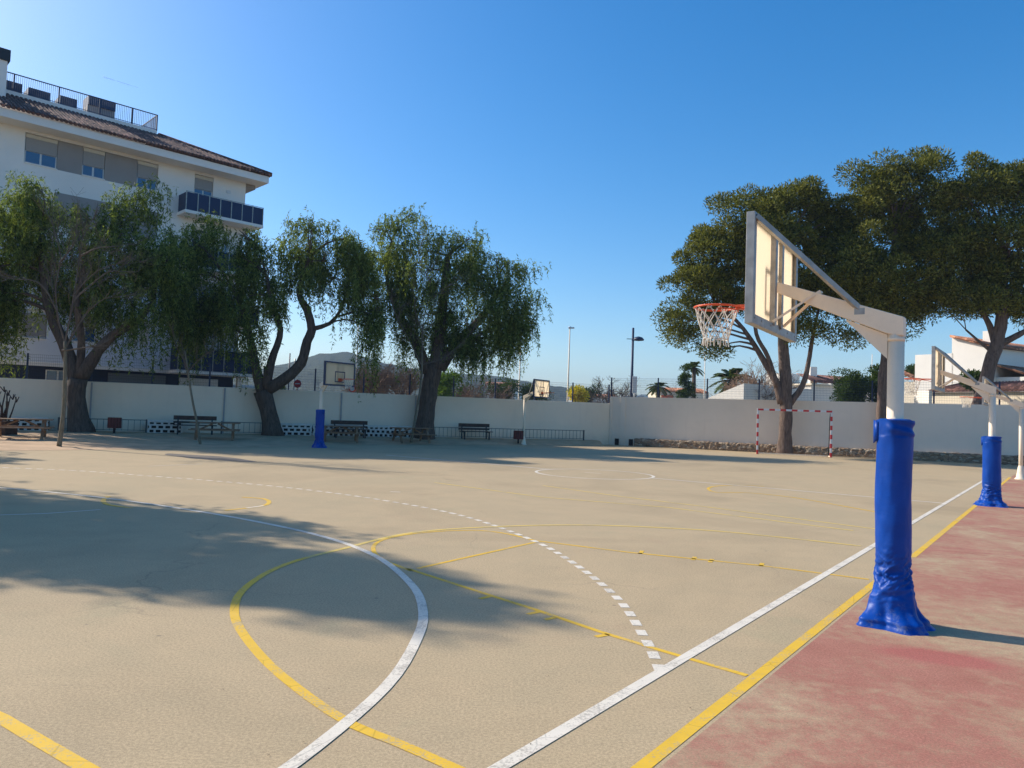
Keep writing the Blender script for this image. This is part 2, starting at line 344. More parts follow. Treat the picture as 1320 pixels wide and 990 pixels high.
# ---------------------------------------------------------------- ground, court, markings
def sheet(name, pts, z, m, kind='structure', tess=0):
    b = MB(); b.add([(p[0], p[1], z) for p in pts], [tuple(range(len(pts)))]); o = b.build(name, m); tag(o, kind=kind); return o
gm = MB(); n = 24; S = 3500
gm.add([(-S, -S, -.03), (S, -S, -.03), (S, S, -.03), (-S, S, -.03)], [(0, 1, 2, 3)]); tag(gm.build('ground', M_['earth']), kind='structure')
WL0, WJ = GX(0, 33.7), GX(786, 46.9); wd = (WJ-WL0).normalized(); WLX = WL0-wd*14
WR1 = GX(1320, 38.0); wr = (WR1-WJ).normalized(); WRX = WR1+wr*14
sheet('court', [tuple(p) for p in [WLX+Vector((0, -40, 0)), Vector((40, -14, 0)), Vector((44, 24, 0)), WRX, WJ, WLX]], 0.0, M_['court'])
sheet('red_apron', [tuple(W(-24, -.62)), tuple(W(-24, -13)), tuple(W(15.5, -13)), tuple(W(15.5, -.62))], .0012, M_['red'])

def spl(P, step=.12):                      # Catmull-Rom through control points
    P = [Vector(p) for p in P]; Q = [2*P[0]-P[1]]+P+[2*P[-1]-P[-2]]; out = []
    for i in range(1, len(Q)-2):
        k = max(2, int((Q[i+1]-Q[i]).length/step))
        for j in range(k):
            t = j/k; a, b_, c, d = Q[i-1], Q[i], Q[i+1], Q[i+2]
            out.append(.5*((2*b_)+(c-a)*t+(2*a-5*b_+4*c-d)*t*t+(3*b_-a-3*c+d)*t**3))
    return out+[P[-1]]
def strip(mb, pts, wdt, z):
    vs = []; m = len(pts)
    for i, p in enumerate(pts):
        d = (pts[min(i+1, m-1)]-pts[max(i-1, 0)]); d.z = 0; d.normalize(); nn = Vector((-d.y, d.x, 0))*wdt/2
        vs += [(p.x+nn.x, p.y+nn.y, z), (p.x-nn.x, p.y-nn.y, z)]
    mb.add(vs, [(2*i+1, 2*i+3, 2*i+2, 2*i) for i in range(m-1)])
def marking(name, segs, wdt, z, m):
    b = MB()
    for s in segs: strip(b, [W(*p) for p in s] if not isinstance(s[0], Vector) else s, wdt, .0025+(z-.009)*.32)
    o = b.build(name, m); tag(o, kind='structure')
def px(L): return [G(*p) for p in L]
marking('white_sideline', [[(-22, 0), (16, 0)]], .085, .014, M_['white_line'])
marking('yellow_sideline', [[(-22, -.55), (-9.35, -.55)], [(-8.75, -.60), (13.5, -.60)]], .085, .009, M_['yellow'])
def arcuv(c, r, a0, a1, k=60): return [W(c[0]+r*math.cos(R(a0+(a1-a0)*i/k)), c[1]+r*math.sin(R(a0+(a1-a0)*i/k))) for i in range(k+1)]
sol = spl([W(*p) for p in [(-19.3, .55), (-18.5, .66), (-17.85, .8), (-16.85, 1.2), (-16.05, 1.7), (-15.37, 2.25), (-14.65, 3.1), (-13.87, 4.5), (-13.45, 6.1), (-13.36, 8.18), (-13.52, 10.4), (-13.85, 12.3), (-14.43, 14.21), (-15.3, 15.8), (-16.6, 17.1)]], .2)
marking('white_goal_area_line', [sol], .085, .0165, M_['white_line'])
dsh = spl([W(*p) for p in [(-15.35, 0.0), (-14.68, .46), (-13.62, 1.3), (-12.40, 2.6), (-11.45, 3.9), (-10.42, 6.0), (-9.98, 8.3), (-9.97, 10.55), (-10.35, 12.78), (-11.0, 14.96), (-11.74, 17.15), (-13, 19.2)]], .02)
acc = 0; segs = []; cur = [dsh[0]]
for a_, b_ in zip(dsh, dsh[1:]):
    acc += (b_-a_).length; on = (acc % .29) < .165
    if on: cur.append(b_)
    else:
        if len(cur) > 2: segs.append(cur)
        cur = [b_]
marking('white_dashed_line', segs, .085, .0105, M_['white_line'])
marking('white_halfway_line', [[(0, .04), (0, 7.5)], [(0, 11.1), (0, 18.6)]], .08, .014, M_['white_old'])
marking('white_centre_circle', [arcuv((-.25, 9.3), 1.78, 0, 360)], .09, .0125, M_['white_line'])
marking('white_centre_mark', [px([(754, 609), (775, 610.5)])], .07, .0125, M_['white_line'])
marking('white_penalty_mark', [px([(503, 634), (516, 634.5)]), px([(318, 655), (340, 652)])], .07, .0125, M_['white_line'])
key = spl(px([(530, 736), (495, 722), (482, 711), (484, 701), (500, 694), (530, 688.5), (575, 684.5), (620, 684), (655, 688.5), (690, 697)]), .15)
marking('yellow_key_line', [px([(963, 871), (850, 838), (775, 815), (690, 786), (630, 767), (565, 746), (525, 733)]), key,
    px([(690, 697), (810, 712), (910, 722), (980, 729), (1120, 747)]), px([(538, 733), (600, 719), (690, 699)]),
    *[px([(x, y), (x+dx, y+3)]) for x, y, dx in ((632, 769, -14), (694, 789, -14), (716, 796, -14), (784, 818, -16))],
    *[px([(x, y), (x+3, y-4)]) for x, y in ((825, 714), (893, 722), (915, 725), (980, 730))]], .055, .009, M_['yellow'])
three = spl(px([(640, 1015), (585, 990), (510, 957), (455, 935), (400, 900), (345, 855), (310, 812), (302, 786), (312, 762), (345, 738), (385, 722), (440, 708), (530, 687), (640, 679), (760, 677), (900, 683), (1000, 692), (1110, 704)]), .2)
marking('yellow_three_point_line', [three[:int(len(three)*.42)]], .075, .0115, M_['yellow'])
marking('faded_yellow_three_point_line', [three[int(len(three)*.42)-1:]], .075, .0115, M_['yellow_old'])
marking('yellow_end_line', [px([(-300, 795), (0, 925), (50, 955), (110, 990), (220, 1052)])], .085, .009, M_['yellow'])
k2 = spl(px([(1140, 662), (1090, 653), (1020, 641), (960, 635), (925, 635), (913, 631), (918, 627.5), (945, 625.5), (985, 627)]), .3)
marking('yellow_far_key_line', [k2], .07, .0115, M_['yellow'])
marking('faded_yellow_far_lines', [px([(700, 626), (800, 640), (900, 652), (1060, 673), (1160, 686)]), px([(560, 622), (700, 641), (860, 654), (1100, 684)])], .07, .009, M_['yellow_old'])
marking('yellow_left_key_line', [spl(px([(140, 640), (133, 645), (140, 651), (170, 655)]), .2), spl(px([(312, 641), (340, 643), (347, 648), (335, 653), (290, 658)]), .2)], .08, .0115, M_['yellow'])
marking('faded_white_left_line', [px([(0, 664), (60, 662), (130, 657)]), px([(190, 601), (260, 598)])], .04, .009, M_['white_old'])

def hgt(x, y):                              # dirt bank height near the left wall
    p = Vector((x, y, 0)); nn = Vector((-wd.y, wd.x, 0)); d = (WL0-p).dot(nn); s = (p-WL0).dot(wd)
    fr = dfr(s); return max(0.0, min(1.0, (fr-d)/max(.5, fr-.8)))*.26
fl = [G(-260, 588), G(0, 581), G(180, 579.5), G(330, 576.5), G(420, 573.8), G(600, 573.4), G(760, 574)]
nn_ = Vector((-wd.y, wd.x, 0)); fsd = [((p-WL0).dot(wd), (WL0-p).dot(nn_)) for p in fl]
def dfr(s):
    xs = [a for a, b in fsd]; ys = [b for a, b in fsd]; return float(np.interp(s, xs, ys))
mb = MB(); NS, NT = 90, 14; L = (WJ-WL0).length; s0 = fsd[0][0]
for i in range(NS+1):
    s = s0+(L-1.2-s0)*i/NS; fr = dfr(s)+random.uniform(-.05, .05)
    for j in range(NT+1):
        d = fr*(1-j/NT); p = WL0+wd*s-nn_*d; h = hgt(p.x, p.y)
        mb.v.append((p.x, p.y, .004+h+(random.uniform(-.012, .02) if 0 < j < NT and h > .02 else 0)))
for i in range(NS):
    for j in range(NT):
        a = i*(NT+1)+j; mb.f.append((a, a+NT+1, a+NT+2, a+1)); mb.smooth.append(True)
tag(mb.build('dirt_strip', M_['dirt']), kind='structure')
def blob(name, c, rx, ry, rz, z, m, k=40, irr=.25):
    b = MB(); ph = [random.uniform(0, 6.28) for _ in range(6)]
    vs = [(0, 0)]+[(rx*(1+irr*sum(math.sin((q+2)*t+ph[q])/(q+1.5) for q in range(5)))*math.cos(t), ry*(1+irr*sum(math.cos((q+3)*t+ph[q])/(q+1.5) for q in range(5)))*math.sin(t)) for t in [2*math.pi*i/k for i in range(k)]]
    b.add([(c.x+x*math.cos(rz)-y*math.sin(rz), c.y+x*math.sin(rz)+y*math.cos(rz), z) for x, y in vs], [(0, 1+i, 1+(i+1) % k) for i in range(k)])
    o = b.build(name, m); tag(o, kind='structure'); return o

M_['darkpatch'] = mat('dark_patch_surface', (.17, .14, .11), .85, .25, 2, .4, 90)
blob('dark_patch', G(268, 590), 2.0, .62, R(-32), .0032, M_['darkpatch'], 60, .16)  # flat irregular patch, darker than the ground around it

# ---------------------------------------------------------------- perimeter walls
def angle(v): return math.atan2(v.y, v.x)
def wall(name, label, p0, p1, h, m, th=.22, back=1, ribs=(), cap=None):
    d = (p1-p0); Ln = d.length; t = thing(name, label, 'wall', p0, angle(d))
    MB().box((Ln/2, back*th/2, h/2-.05), (Ln, th, h+.1)).build('wall_panel', m, t, .01)
    for r in ribs: MB().box((r, -.035, h/2-.02), (.07, .07, h-.04)).build('joint_strip', M_['rib'], t)
    return t
M_['rib'] = mat('grey_strip', (.36, .36, .36), .8, .1, 2)
def s_at(p0, d, x):                          # distance along a wall line seen in pixel column x
    r_ = ray(x, 540); a = np.array([[d.x, -r_.x], [d.y, -r_.y]]); s, _t = np.linalg.solve(a, np.array([-p0.x, -p0.y])); return float(s)
ribs = [s_at(WLX, wd, x) for x in (116, 288, 439, 535)]
wall('perimeter_wall', 'long off-white wall behind the picnic tables, taller building beyond its left end', WLX, WJ, 2.57, M_['wall'], ribs=ribs)
t = thing('perimeter_wall', 'grey-white taller wall behind the small goal with rubble stone kerb at its foot', 'wall', WJ, angle(WR1-WJ)); Lr = (WRX-WJ).length
b = MB(); hs = [(0, 3.0), (Lr*.55, 3.02), (Lr, 3.22)]
vs = []
for x, h in hs: vs += [(x, 0, -.05), (x, 0, h), (x, .22, -.05), (x, .22, h)]
fs = []
for i in (0, 4): fs += [(i, i+4, i+5, i+1), (i+2, i+3, i+7, i+6), (i+1, i+5, i+7, i+3)]
fs += [(0, 1, 3, 2), (8, 10, 11, 9)]; b.add(vs, fs); b.build('wall_panel', M_['wallR'], t)
MB().box((.06, -.03, 1.5), (.12, .06, 3.0)).box((.85, -.03, 1.5), (.3, .05, 3.0)).build('pilaster', M_['wallR'], t)
for x in (796, 814):
    s = s_at(WJ, wr, x); MB().box((s, -.012, .2), (.26, .024, .4)).build('drain_opening', M_['hole'], t)
# rubble stone kerb
s0 = s_at(WJ, wr, 820); t = thing('stone_kerb', 'low brown rubble stone kerb along the foot of the right wall', 'stone kerb', WJ+wr*s0, angle(wr))
Ls = Lr-s0; b = MB(); nx = int(Ls/.12)
prof = [(-.34, -.02), (-.36, .1), (-.35, .25), (-.34, .40), (-.28, .46), (-.12, .47), (-.012, .47)]
vs = [(i*.12, y+random.uniform(-.035, .03)*(q < 5), z+random.uniform(-.02, .03)*(q > 1)) for i in range(nx+1) for q, (y, z) in enumerate(prof)]
k = len(prof); fs = [(i*k+q, (i+1)*k+q, (i+1)*k+q+1, i*k+q+1) for i in range(nx) for q in range(k-1)]+[tuple(range(k))]
b.add(vs, fs); b.build('stone_course', M_['stone'], t)

# wire fences on the walls
def fence(label, p0, d, s_a, s_b, step, z0, h, hfn=None):
    t = thing('wire_fence', label, 'fence', p0+d*s_a, angle(d)); Ln = s_b-s_a; k = max(1, round(Ln/step)); st = Ln/k
    zz = lambda x: z0+(hfn(x) if hfn else 0)
    for i in range(k+1):
        x = i*st; MB().box((x, .11, zz(x)+h/2-.1), (.075, .06, h+.2)).build('post', M_['navy'], t)
    for i in range(k):
        b = MB(); x0 = i*st+.04; x1 = (i+1)*st-.04; z = zz(i*st)
        q = int((x1-x0)/.075)
        for j in range(q+1):
            x = x0+(x1-x0)*j/q; b.box((x, .11, z+h/2), (.005, .005, h-.06))
        for j in range(9): b.box(((x0+x1)/2, .106, z+.05+(h-.1)*j/8), (x1-x0, .006, .007))
        b.build('mesh_panel', M_['navy'], t)
    return t
LW = (WJ-WLX).length
fence('dark wire mesh fence on top of the long off-white wall', WLX, wd, 2, LW-.05, 2.62, 2.57, 1.18)
fence('navy wire mesh fence on top of the taller right wall', WJ, wr, .02, Lr-.3, 2.95, 3.0, 1.2, lambda x: 0 if x < Lr*.55 else .2*(x-Lr*.55)/(Lr*.45))

# ---------------------------------------------------------------- basketball hoops
def hoop(label, base, rz, group, pad=None, frame='galv', yaw=0.0, boardz=2.66, rimx=1.70, hole=False, L=1.08, skirt_ph=0.0, armz=3.0):
    t = thing('basketball_hoop', label, 'basketball hoop', base, rz, group)
    Hc = 2.76; ws = M_['white_steel']
    MB().tube([(0, 0, .0), (0, 0, Hc-.09)], .07, 24).build('pole', ws, t)
    if not pad:
        MB().lathe([(.19, 0), (.19, .03), (.15, .06), (.12, .25), (.095, .42), (.072, .5)], 24).build('pole_base', ws, t)
    else:
        zt, r0, rs, cin = pad
        prof = []; n = 170
        for i in range(n+1):
            z = zt*i/n
            if z < .12: r = rs-(rs-.24)*(z/.12)**.8
            elif z < cin+.1: r = .24-(.24-r0*.92)*((z-.12)/(cin-.02))**.7
            else: r = r0*(.94+.06*min(1, (z-cin-.1)/.15))
            prof.append((r, z))
        def fn(r, z, a):
            ca_, sa_ = math.cos(a), math.sin(a); q = skirt_ph*3.1
            s = 0.0
            if z < cin+.5:                # cinched, crumpled vinyl
                k = math.exp(-((z-cin*1.02)/.17)**2)
                n1 = 1-2*abs(NZ.noise(Vector((ca_*1.1+q, sa_*1.1, z*15+1.3*math.sin(a+q)))))
                n2 = 1-2*abs(NZ.noise(Vector((ca_*2.3, sa_*2.3+q, z*34+2*math.sin(2*a)))))
                s += k*(.030*(n1-.6)+.014*(n2-.6))
                m_ = math.exp(-(z/.26)**2)
                s += m_*(.075*(1-2*abs(NZ.noise(Vector((ca_*1.5+q, sa_*1.5, z*1.5))))-.6)+.02*NZ.noise(Vector((ca_*4, sa_*4+q, z*8))))
                s += .02*math.exp(-((z-.07)/.02)**2)
            s += .014*NZ.noise(Vector((ca_*.9, sa_*.9+q, z*1.4)))+.006*NZ.noise(Vector((ca_*2+q, sa_*2, z*5)))
            if z > zt-.14: s += .012*math.sin(z*60+a*2)*max(0, math.cos(a-2.6))+.006*math.sin(5*a)
            fold = math.exp(-((math.atan2(math.sin(a-3.9), math.cos(a-3.9)))/.12)**2); s += .018*fold*(z > .2)
            return max(.075, r+s)
        b = MB(); b.lathe(prof, 128, fn)
        b.lathe([(r0-.005, zt), (r0-.03, zt+.012), (.075, zt-.02)], 96)
        b.build('pole_padding', M_['pad'], t)
        sm_ = MB(); aa = -2.2
        sm_.tube([((fn(r, z, aa)+.003)*math.cos(aa), (fn(r, z, aa)+.003)*math.sin(aa), z) for r, z in prof[8::4]], .005, 5); sm_.build('seam', M_['pad'], t)
        # torn flap at the top
        b = MB(); fp = [(r0*.80+.01, .09), (r0*.9+.03, .05), (r0*.9+.04, .0), (r0*.9+.005, -.04)]
        vs = [(x+.008*math.sin(i), y, zt-.02-.09*j+.02*math.sin(i*2+j)) for j in range(3) for i, (x, y) in enumerate(fp)]
        b.add(vs, [(j*4+i, j*4+i+1, j*4+i+5, j*4+i+4) for j in range(2) for i in range(3)], True)
        o = b.build('padding_flap', M_['pad'], t); so_ = o.modifiers.new('solid', 'SOLIDIFY'); so_.thickness = .006
    # arm: tapered box from pole top to board back
    a0, a1 = -.07, L-.015
    b = MB(); z0t, z0b = Hc, Hc-.15; z1t, z1b = armz+.165, armz+.06
    wv = .07
    vs = [(a0, -wv, z0t), (a0, wv, z0t), (.07, wv, z0b+.005), (.07, -wv, z0b+.005), (a1, -.05, z1t), (a1, .05, z1t), (a1, .05, z1b), (a1, -.05, z1b), (a0, -wv, z0b-.02), (a0, wv, z0b-.02)]
    b.add(vs, [(0, 1, 5, 4), (0, 4, 7, 3), (1, 2, 6, 5), (3, 7, 6, 2), (4, 5, 6, 7), (0, 3, 8), (1, 9, 2), (0, 8, 9, 1), (8, 3, 2, 9)])
    b.build('arm', ws, t, .006)
    MB().tube([(0, 0, Hc-.215), (0, 0, Hc-.18)], .074, 24).build('weld_collar', ws, t)
    g = [(.066, Hc-.152), (.42, Hc+.002), (.42, Hc-.012), (.066, Hc-.375)]
    b = MB(); b.add([(x, y, z) for y in (-.035, .035) for x, z in g], [(0, 3, 2, 1), (4, 5, 6, 7), (0, 1, 5, 4), (1, 2, 6, 5), (2, 3, 7, 6), (3, 0, 4, 7)]); b.build('gusset', ws, t)
    if hole:
        b = MB(); b.box((.135, -.038, Hc-.205), (.085, .004, .085)).box((.11, -.038, Hc-.275), (.05, .004, .03)).build('sticker', M_['sticker'], t)
    # board
    bt = link(bpy.data.objects.new('backboard', None)); bt.parent = t; bt.location = (L, 0, boardz); bt.rotation_euler = (0, 0, yaw); bt.scale = (1, 1, .955)
    bd = MB().box((.05, 0, .525), (.02, 1.78, 1.03)).build('board_panel', M_['panel'], bt)
    fm = M_[frame]; b = MB()
    b.box((.03, -.895, .525), (.075, .02, 1.06)).box((.03, .895, .525), (.075, .02, 1.06)).box((.03, 0, .005), (.073, 1.77, .02)).box((.03, 0, 1.045), (.073, 1.77, .02))
    b.box((-.004, -.86, .525), (.006, .07, 1.02)).box((-.004, .86, .525), (.006, .07, 1.02)).box((-.0045, 0, .05), (.006, 1.65, .075)).box((-.0045, 0, 1.005), (.006, 1.65, .07))
    for y in (-.8, -.45, -.1, .25, .6, .84): b.tube([(-.004, y, .05), (-.014, y, .05)], .011, 6)
    for z in (.25, .5, .8): b.tube([(-.005, -.86, z), (-.014, -.86, z)], .01, 6)
    b.build('board_frame', fm, bt, .003)
    b = MB()
    for y in (-.17, .17):
        b.box((.0, y, .525), (.05, .012, .93)).box((-.024, y+(.035 if y < 0 else -.035), .525), (.005, .07, .93))
    b.build('back_channel', M_['galv'], bt)
    b = MB(); bm = M_['navy']
    b.box((.0615, 0, .03), (.003, 1.78, .055)).box((.0615, 0, 1.02), (.003, 1.78, .055)).box((.0615, -.8625, .525), (.003, .055, .93)).box((.0615, .8625, .525), (.003, .055, .93))
    b.box((.0615, 0, .615), (.003, .60, .045)).box((.0615, 0, .18), (.003, .60, .045)).box((.0615, -.2775, .3975), (.003, .045, .389)).box((.0615, .2775, .3975), (.003, .045, .389))
    b.build('board_marking', bm, bt)
    Mz = Matrix.Rotation(yaw, 3, 'Z')
    b = MB(); P = Vector((.30, 0, Hc+.09))
    for y in (-.85, .85):
        e = Mz@Vector((.0, y, .975))+Vector((L, 0, boardz)); b = MB().span(P+Vector((0, .03*(1 if y > 0 else -1), 0)), e, .045, .045); b.build('upper_strut', M_['galv'], t)
    MB().box((.30, 0, Hc+.07), (.09, .13, .06)).build('strut_bracket', M_['galv'], t)
    for y in (-.22, .22):
        e = Mz@Vector((-.02, y, .09))+Vector((L, 0, boardz)); MB().span((L-.42, .03*(1 if y > 0 else -1), armz+.05), e, .022, .022).build('lower_brace', ws, t)
    # rim and net
    rz_ = 2.95; rc = Vector((rimx, 0, rz_))
    ring = [rc+Vector((.225*math.cos(a), .225*math.sin(a), 0)) for a in [2*math.pi*i/36 for i in range(37)]]
    b = MB().tube(ring, .011, 8, False)
    ring2 = [rc+Vector((.222*math.cos(a), .222*math.sin(a), -.035)) for a in [math.pi*(.62+i/24*.76) for i in range(25)]]
    b.tube(ring2, .006, 6, False); rim = b.build('rim', M_['orange'], t)
    b = MB(); x0 = L+.063
    b.box((x0+.012, 0, rz_-.03), (.015, .18, .13))
    b.span((x0+.02, -.05, rz_-.01), (rimx-.2, -.09, rz_-.005), .03, .02).span((x0+.02, .05, rz_-.01), (rimx-.2, .09, rz_-.005), .03, .02).span((x0+.02, 0, rz_-.08), (rimx-.22, 0, rz_-.02), .12, .012)
    b.build('rim_bracket', M_['orange'], rim)
    b = MB(); K = 12; zs = [0, -.09, -.18, -.26, -.33, -.40]; rr = [.222, .195, .165, .14, .125, .135]
    nd = lambda i, j, s: rc+Vector((rr[j]*math.cos(2*math.pi*(i+.5*s)/K)+.006*math.sin(i*3+j), rr[j]*math.sin(2*math.pi*(i+.5*s)/K), zs[j]+.012*math.sin(i*2.3+j*1.7)))
    for i in range(K):
        for sg in (1, -1):
            pts = [nd(i, j, sg*j) for j in range(5)]+[nd(i, 5, sg*4)]
            b.tube(spl(pts, .04), .0052, 5, False)
        b.tube([nd(i, 4, 0), nd(i, 4, 1), nd(i, 4, 2)], .006, 5, False)
        b.tube([rc+Vector((.232*math.cos(2*math.pi*i/K), .232*math.sin(2*math.pi*i/K), -.012)), rc+Vector((.222*math.cos(2*math.pi*i/K), .222*math.sin(2*math.pi*i/K), .013)), rc+Vector((.21*math.cos(2*math.pi*i/K), .21*math.sin(2*math.pi*i/K), -.03))], .005, 5, False)
    b.build('net', M_['net'], t)
    return t
rot = math.atan2(cn.y, cn.x); GH = 'basketball hoops round the court'
hoop('nearest basketball hoop, cream board seen from behind, tall blue pad with flared wrinkled skirt', W(-12.76, -1.03), rot, GH, (1.83, .146, .33, .42), yaw=R(4), hole=True)
hoop('second hoop along the right sideline, shorter blue pad, before the unpadded one', W(.45, -.89), rot, GH, (1.6, .19, .36, .3), skirt_ph=1.9)
hoop('hoop at the right picture edge, bare white pole on a conical foot without padding', W(12.52, -.97), rot, GH)
hoop('hoop across the court left of the big dark tree, blue pad and navy-edged board', Vector((-8.2, 32.4, 0)), rot+math.pi, GH, (1.63, .18, .32, .25), frame='navy', skirt_ph=.7, yaw=R(6))
hoop('small distant hoop by the far wall beside the bin, slim white pole with conical foot', Vector((.75, 42.3, 0)), rot+math.pi, GH, frame='navy', yaw=R(6))

# ---------------------------------------------------------------- small goal
gl, gr = G(976, 585.3), G(1071, 589.6); gd = (gr-gl).normalized(); gw = (gr-gl).length
t = thing('goal', 'red and white striped goal frame without net in front of the right wall', 'goal', gl, angle(gd)); gh = 2.36
MB().box((0, 0, gh/2), (.1, .1, gh)).build('post', M_['goal'], t, .01); MB().box((gw, 0, gh/2), (.1, .1, gh)).build('post', M_['goal'], t, .01)
MB().box((gw/2, 0, gh+.05), (gw+.1, .1, .1)).build('crossbar', M_['goalbar'], t, .01)
for x in (.0, gw):
    MB().tube([(x, .05, gh+.03), (x+.0, .45, gh-.05), (x, .62, gh-.3), (x, .85, .03)], .022, 8).build('rear_stay', M_['black'], t)
    MB().box((x, .45, .03), (.05, .9, .05)).build('side_base', M_['white_steel'], t)
MB().box((gw/2, .9, .03), (gw, .05, .05)).build('rear_base', M_['white_steel'], t)

# ---------------------------------------------------------------- picnic tables, benches, bins, low railings
def picnic():
    t = thing('picnic_table', 'x', 'picnic table', (0, 0, 0), 0, 'brown wooden picnic tables along the wall'); wm = M_['wood']
    b = MB()
    for i in range(5): b.box((0, -.30+i*.15, .74), (2.1, .14, .04))
    b.build('tabletop', wm, t, .004)
    for s in (-1, 1):
        b = MB().box((0, s*.72-.075, .43), (2.1, .14, .04)).box((0, s*.72+.075, .43), (2.1, .14, .04)); b.build('bench_seat', wm, t, .004)
    for x in (-.75, .75):
        for s in (-1, 1): MB().span((x, s*.25, .72), (x, s*.66, .0), .045, .1, (1, 0, 0)).build('leg', wm, t)
        MB().box((x+.047, 0, .37), (.045, 1.62, .09)).build('crossbeam', wm, t); MB().box((x+.047, 0, .68), (.045, .7, .08)).build('top_bearer', wm, t)
    MB().span((-.7, 0, .4), (-.1, 0, .70), .04, .07).build('brace', wm, t); MB().span((.7, 0, .4), (.1, 0, .70), .04, .07).build('brace', wm, t)
    return t
def bench():
    t = thing('park_bench', 'x', 'bench', (0, 0, 0), 0, 'dark backrest benches by the long wall'); wm = M_['darkwood']
    b = MB()
    for i in range(3): b.box((0, -.18+i*.15, .44), (1.9, .13, .04))
    b.build('seat', wm, t, .004)
    MB().box((0, .27, .78), (1.9, .035, .2)).box((0, .26, .57), (1.9, .035, .09)).build('backrest', wm, t, .004)
    for x in (-.75, .75):
        b = MB().box((x, -.18, .21), (.07, .06, .42)).build('leg', M_['black'], t); MB().span((x, .2, 0), (x, .29, .86), .06, .06, (1, 0, 0)).build('leg', M_['black'], t)
        MB().box((x, 0, .40), (.05, .42, .04)).build('seat_bearer', M_['black'], t)
    return t
wa = angle(wd); pt = picnic(); bn = bench(); first = [True, True]
def put(proto, k, p, rz, label):
    o = proto if first[k] else copy_tree(proto); first[k] = False
    o.location = (p.x, p.y, hgt(p.x, p.y)); o.rotation_euler = (0, 0, rz); o['label'] = label; return o
put(pt, 0, GX(28, 29.2), wa+.05, 'brown picnic table at the far left picture edge beside a leaning sapling')
put(pt, 0, GX(278, 33.5), wa-.1, 'brown picnic table between the thin leaning sapling and the forked tree')
put(pt, 0, GX(440, 36.6), wa-.15, 'brown picnic table just right of the blue-padded far hoop')
put(pt, 0, GX(531, 38.6), wa+.08, 'brown picnic table in front of the thick dark trunk')
put(bn, 1, GX(252, 35.6), wa, 'dark bench half hidden behind the picnic table left of the forked tree')
put(bn, 1, GX(452, 38.6), wa, 'dark bench behind the picnic table near the blue-padded far hoop')
put(bn, 1, GX(614, 42.0), wa+.04, 'dark bench standing alone between the thick dark trunk and the bin')
def binn(p, label):
    z = hgt(p.x, p.y); t = thing('litter_bin', label, 'litter bin', (p.x, p.y, z), wa, 'red-brown slatted litter bins')
    b = MB()
    for i in range(14):
        a = 2*math.pi*i/14; b.box((.27*math.cos(a), .27*math.sin(a), .48), (.025, .105, .48), a)
    b.build('slats', M_['binred'], t); MB().lathe([(.25, .26), (.25, .7)], 16).lathe([(0.001, .28), (.25, .26)], 16).build('liner', M_['darkwood'], t)
    MB().tube([(0, 0, 0), (0, 0, .3)], .05, 10).build('post', M_['black'], t)
binn(GX(148, 34.0), 'red-brown slatted bin just right of the leftmost big tree')
binn(GX(669, 42.2), 'red-brown slatted bin beside the small distant hoop')
def offs(x, o):                             # a point o metres in front of the left wall in pixel column x
    p0 = WL0-nn_*o; s = s_at(p0, wd, x); return p0+wd*s
def railing(xa, xb, label):
    a, b_ = offs(xa, .75), offs(xb, .75); d = b_-a; t = thing('low_railing', label, 'railing', (a.x, a.y, hgt(a.x, a.y)), angle(d), 'low dark railings in front of the long wall'); Ln = d.length
    b = MB().box((Ln/2, 0, .58), (Ln, .03, .03)).box((Ln/2, 0, .1), (Ln, .03, .02)); q = int(Ln/.24)
    for i in range(q+1): b.box((Ln*i/q, 0, .32), (.016, .016, .5))
    b.build('bars', M_['rail'], t)
    for x in (0, Ln): MB().box((x, 0, .3), (.07, .07, .64)).build('end_post', M_['rail'], t)
M_['rail'] = mat('rusty_grey_bar', (.09, .085, .08), .7, .2, 4)
railing(76, 189, 'low railing behind the leftmost big tree and its bin')
railing(286, 343, 'low railing just left of the forked tree trunk'); railing(556, 753, 'longest low railing, between the thick dark trunk and the wall corner')
def lattice(xa, xb, label):
    a, b_ = offs(xa, .75), offs(xb, .75); d = b_-a; Ln = d.length
    t = thing('block_planter', label, 'block planter', (a.x, a.y, hgt(a.x, a.y)-.04), angle(d), 'white pierced block planters along the long wall')
    b = MB(); rows = 3; hh = .195; k = max(2, int(Ln/.26)); cw = Ln/k
    for r_ in range(rows+1): b.box((Ln/2, 0, r_*hh+.02), (Ln, .12, .075))
    for i in range(k+1):
        for r_ in range(rows): b.box((min(Ln-.03, max(.03, i*cw+(cw*.35 if r_ % 2 else 0))), 0, r_*hh+hh/2+.02), (.10, .118, hh-.07))
    b.build('pierced_blocks', M_['white_block'], t); MB().box((Ln/2, .33, .27), (Ln-.02, .5, .48)).build('dark_backing', M_['hole'], t)  # dark block behind the holes stands in for the shade inside them
lattice(14, 62, 'white pierced block planter behind the leftmost picnic table'); lattice(191, 236, 'white pierced block planter between the low railing and the hidden bench')
lattice(362, 402, 'white pierced block planter right of the forked tree trunk'); lattice(404, 532, 'longest white pierced block planter, behind the tables right of the blue-padded far hoop')

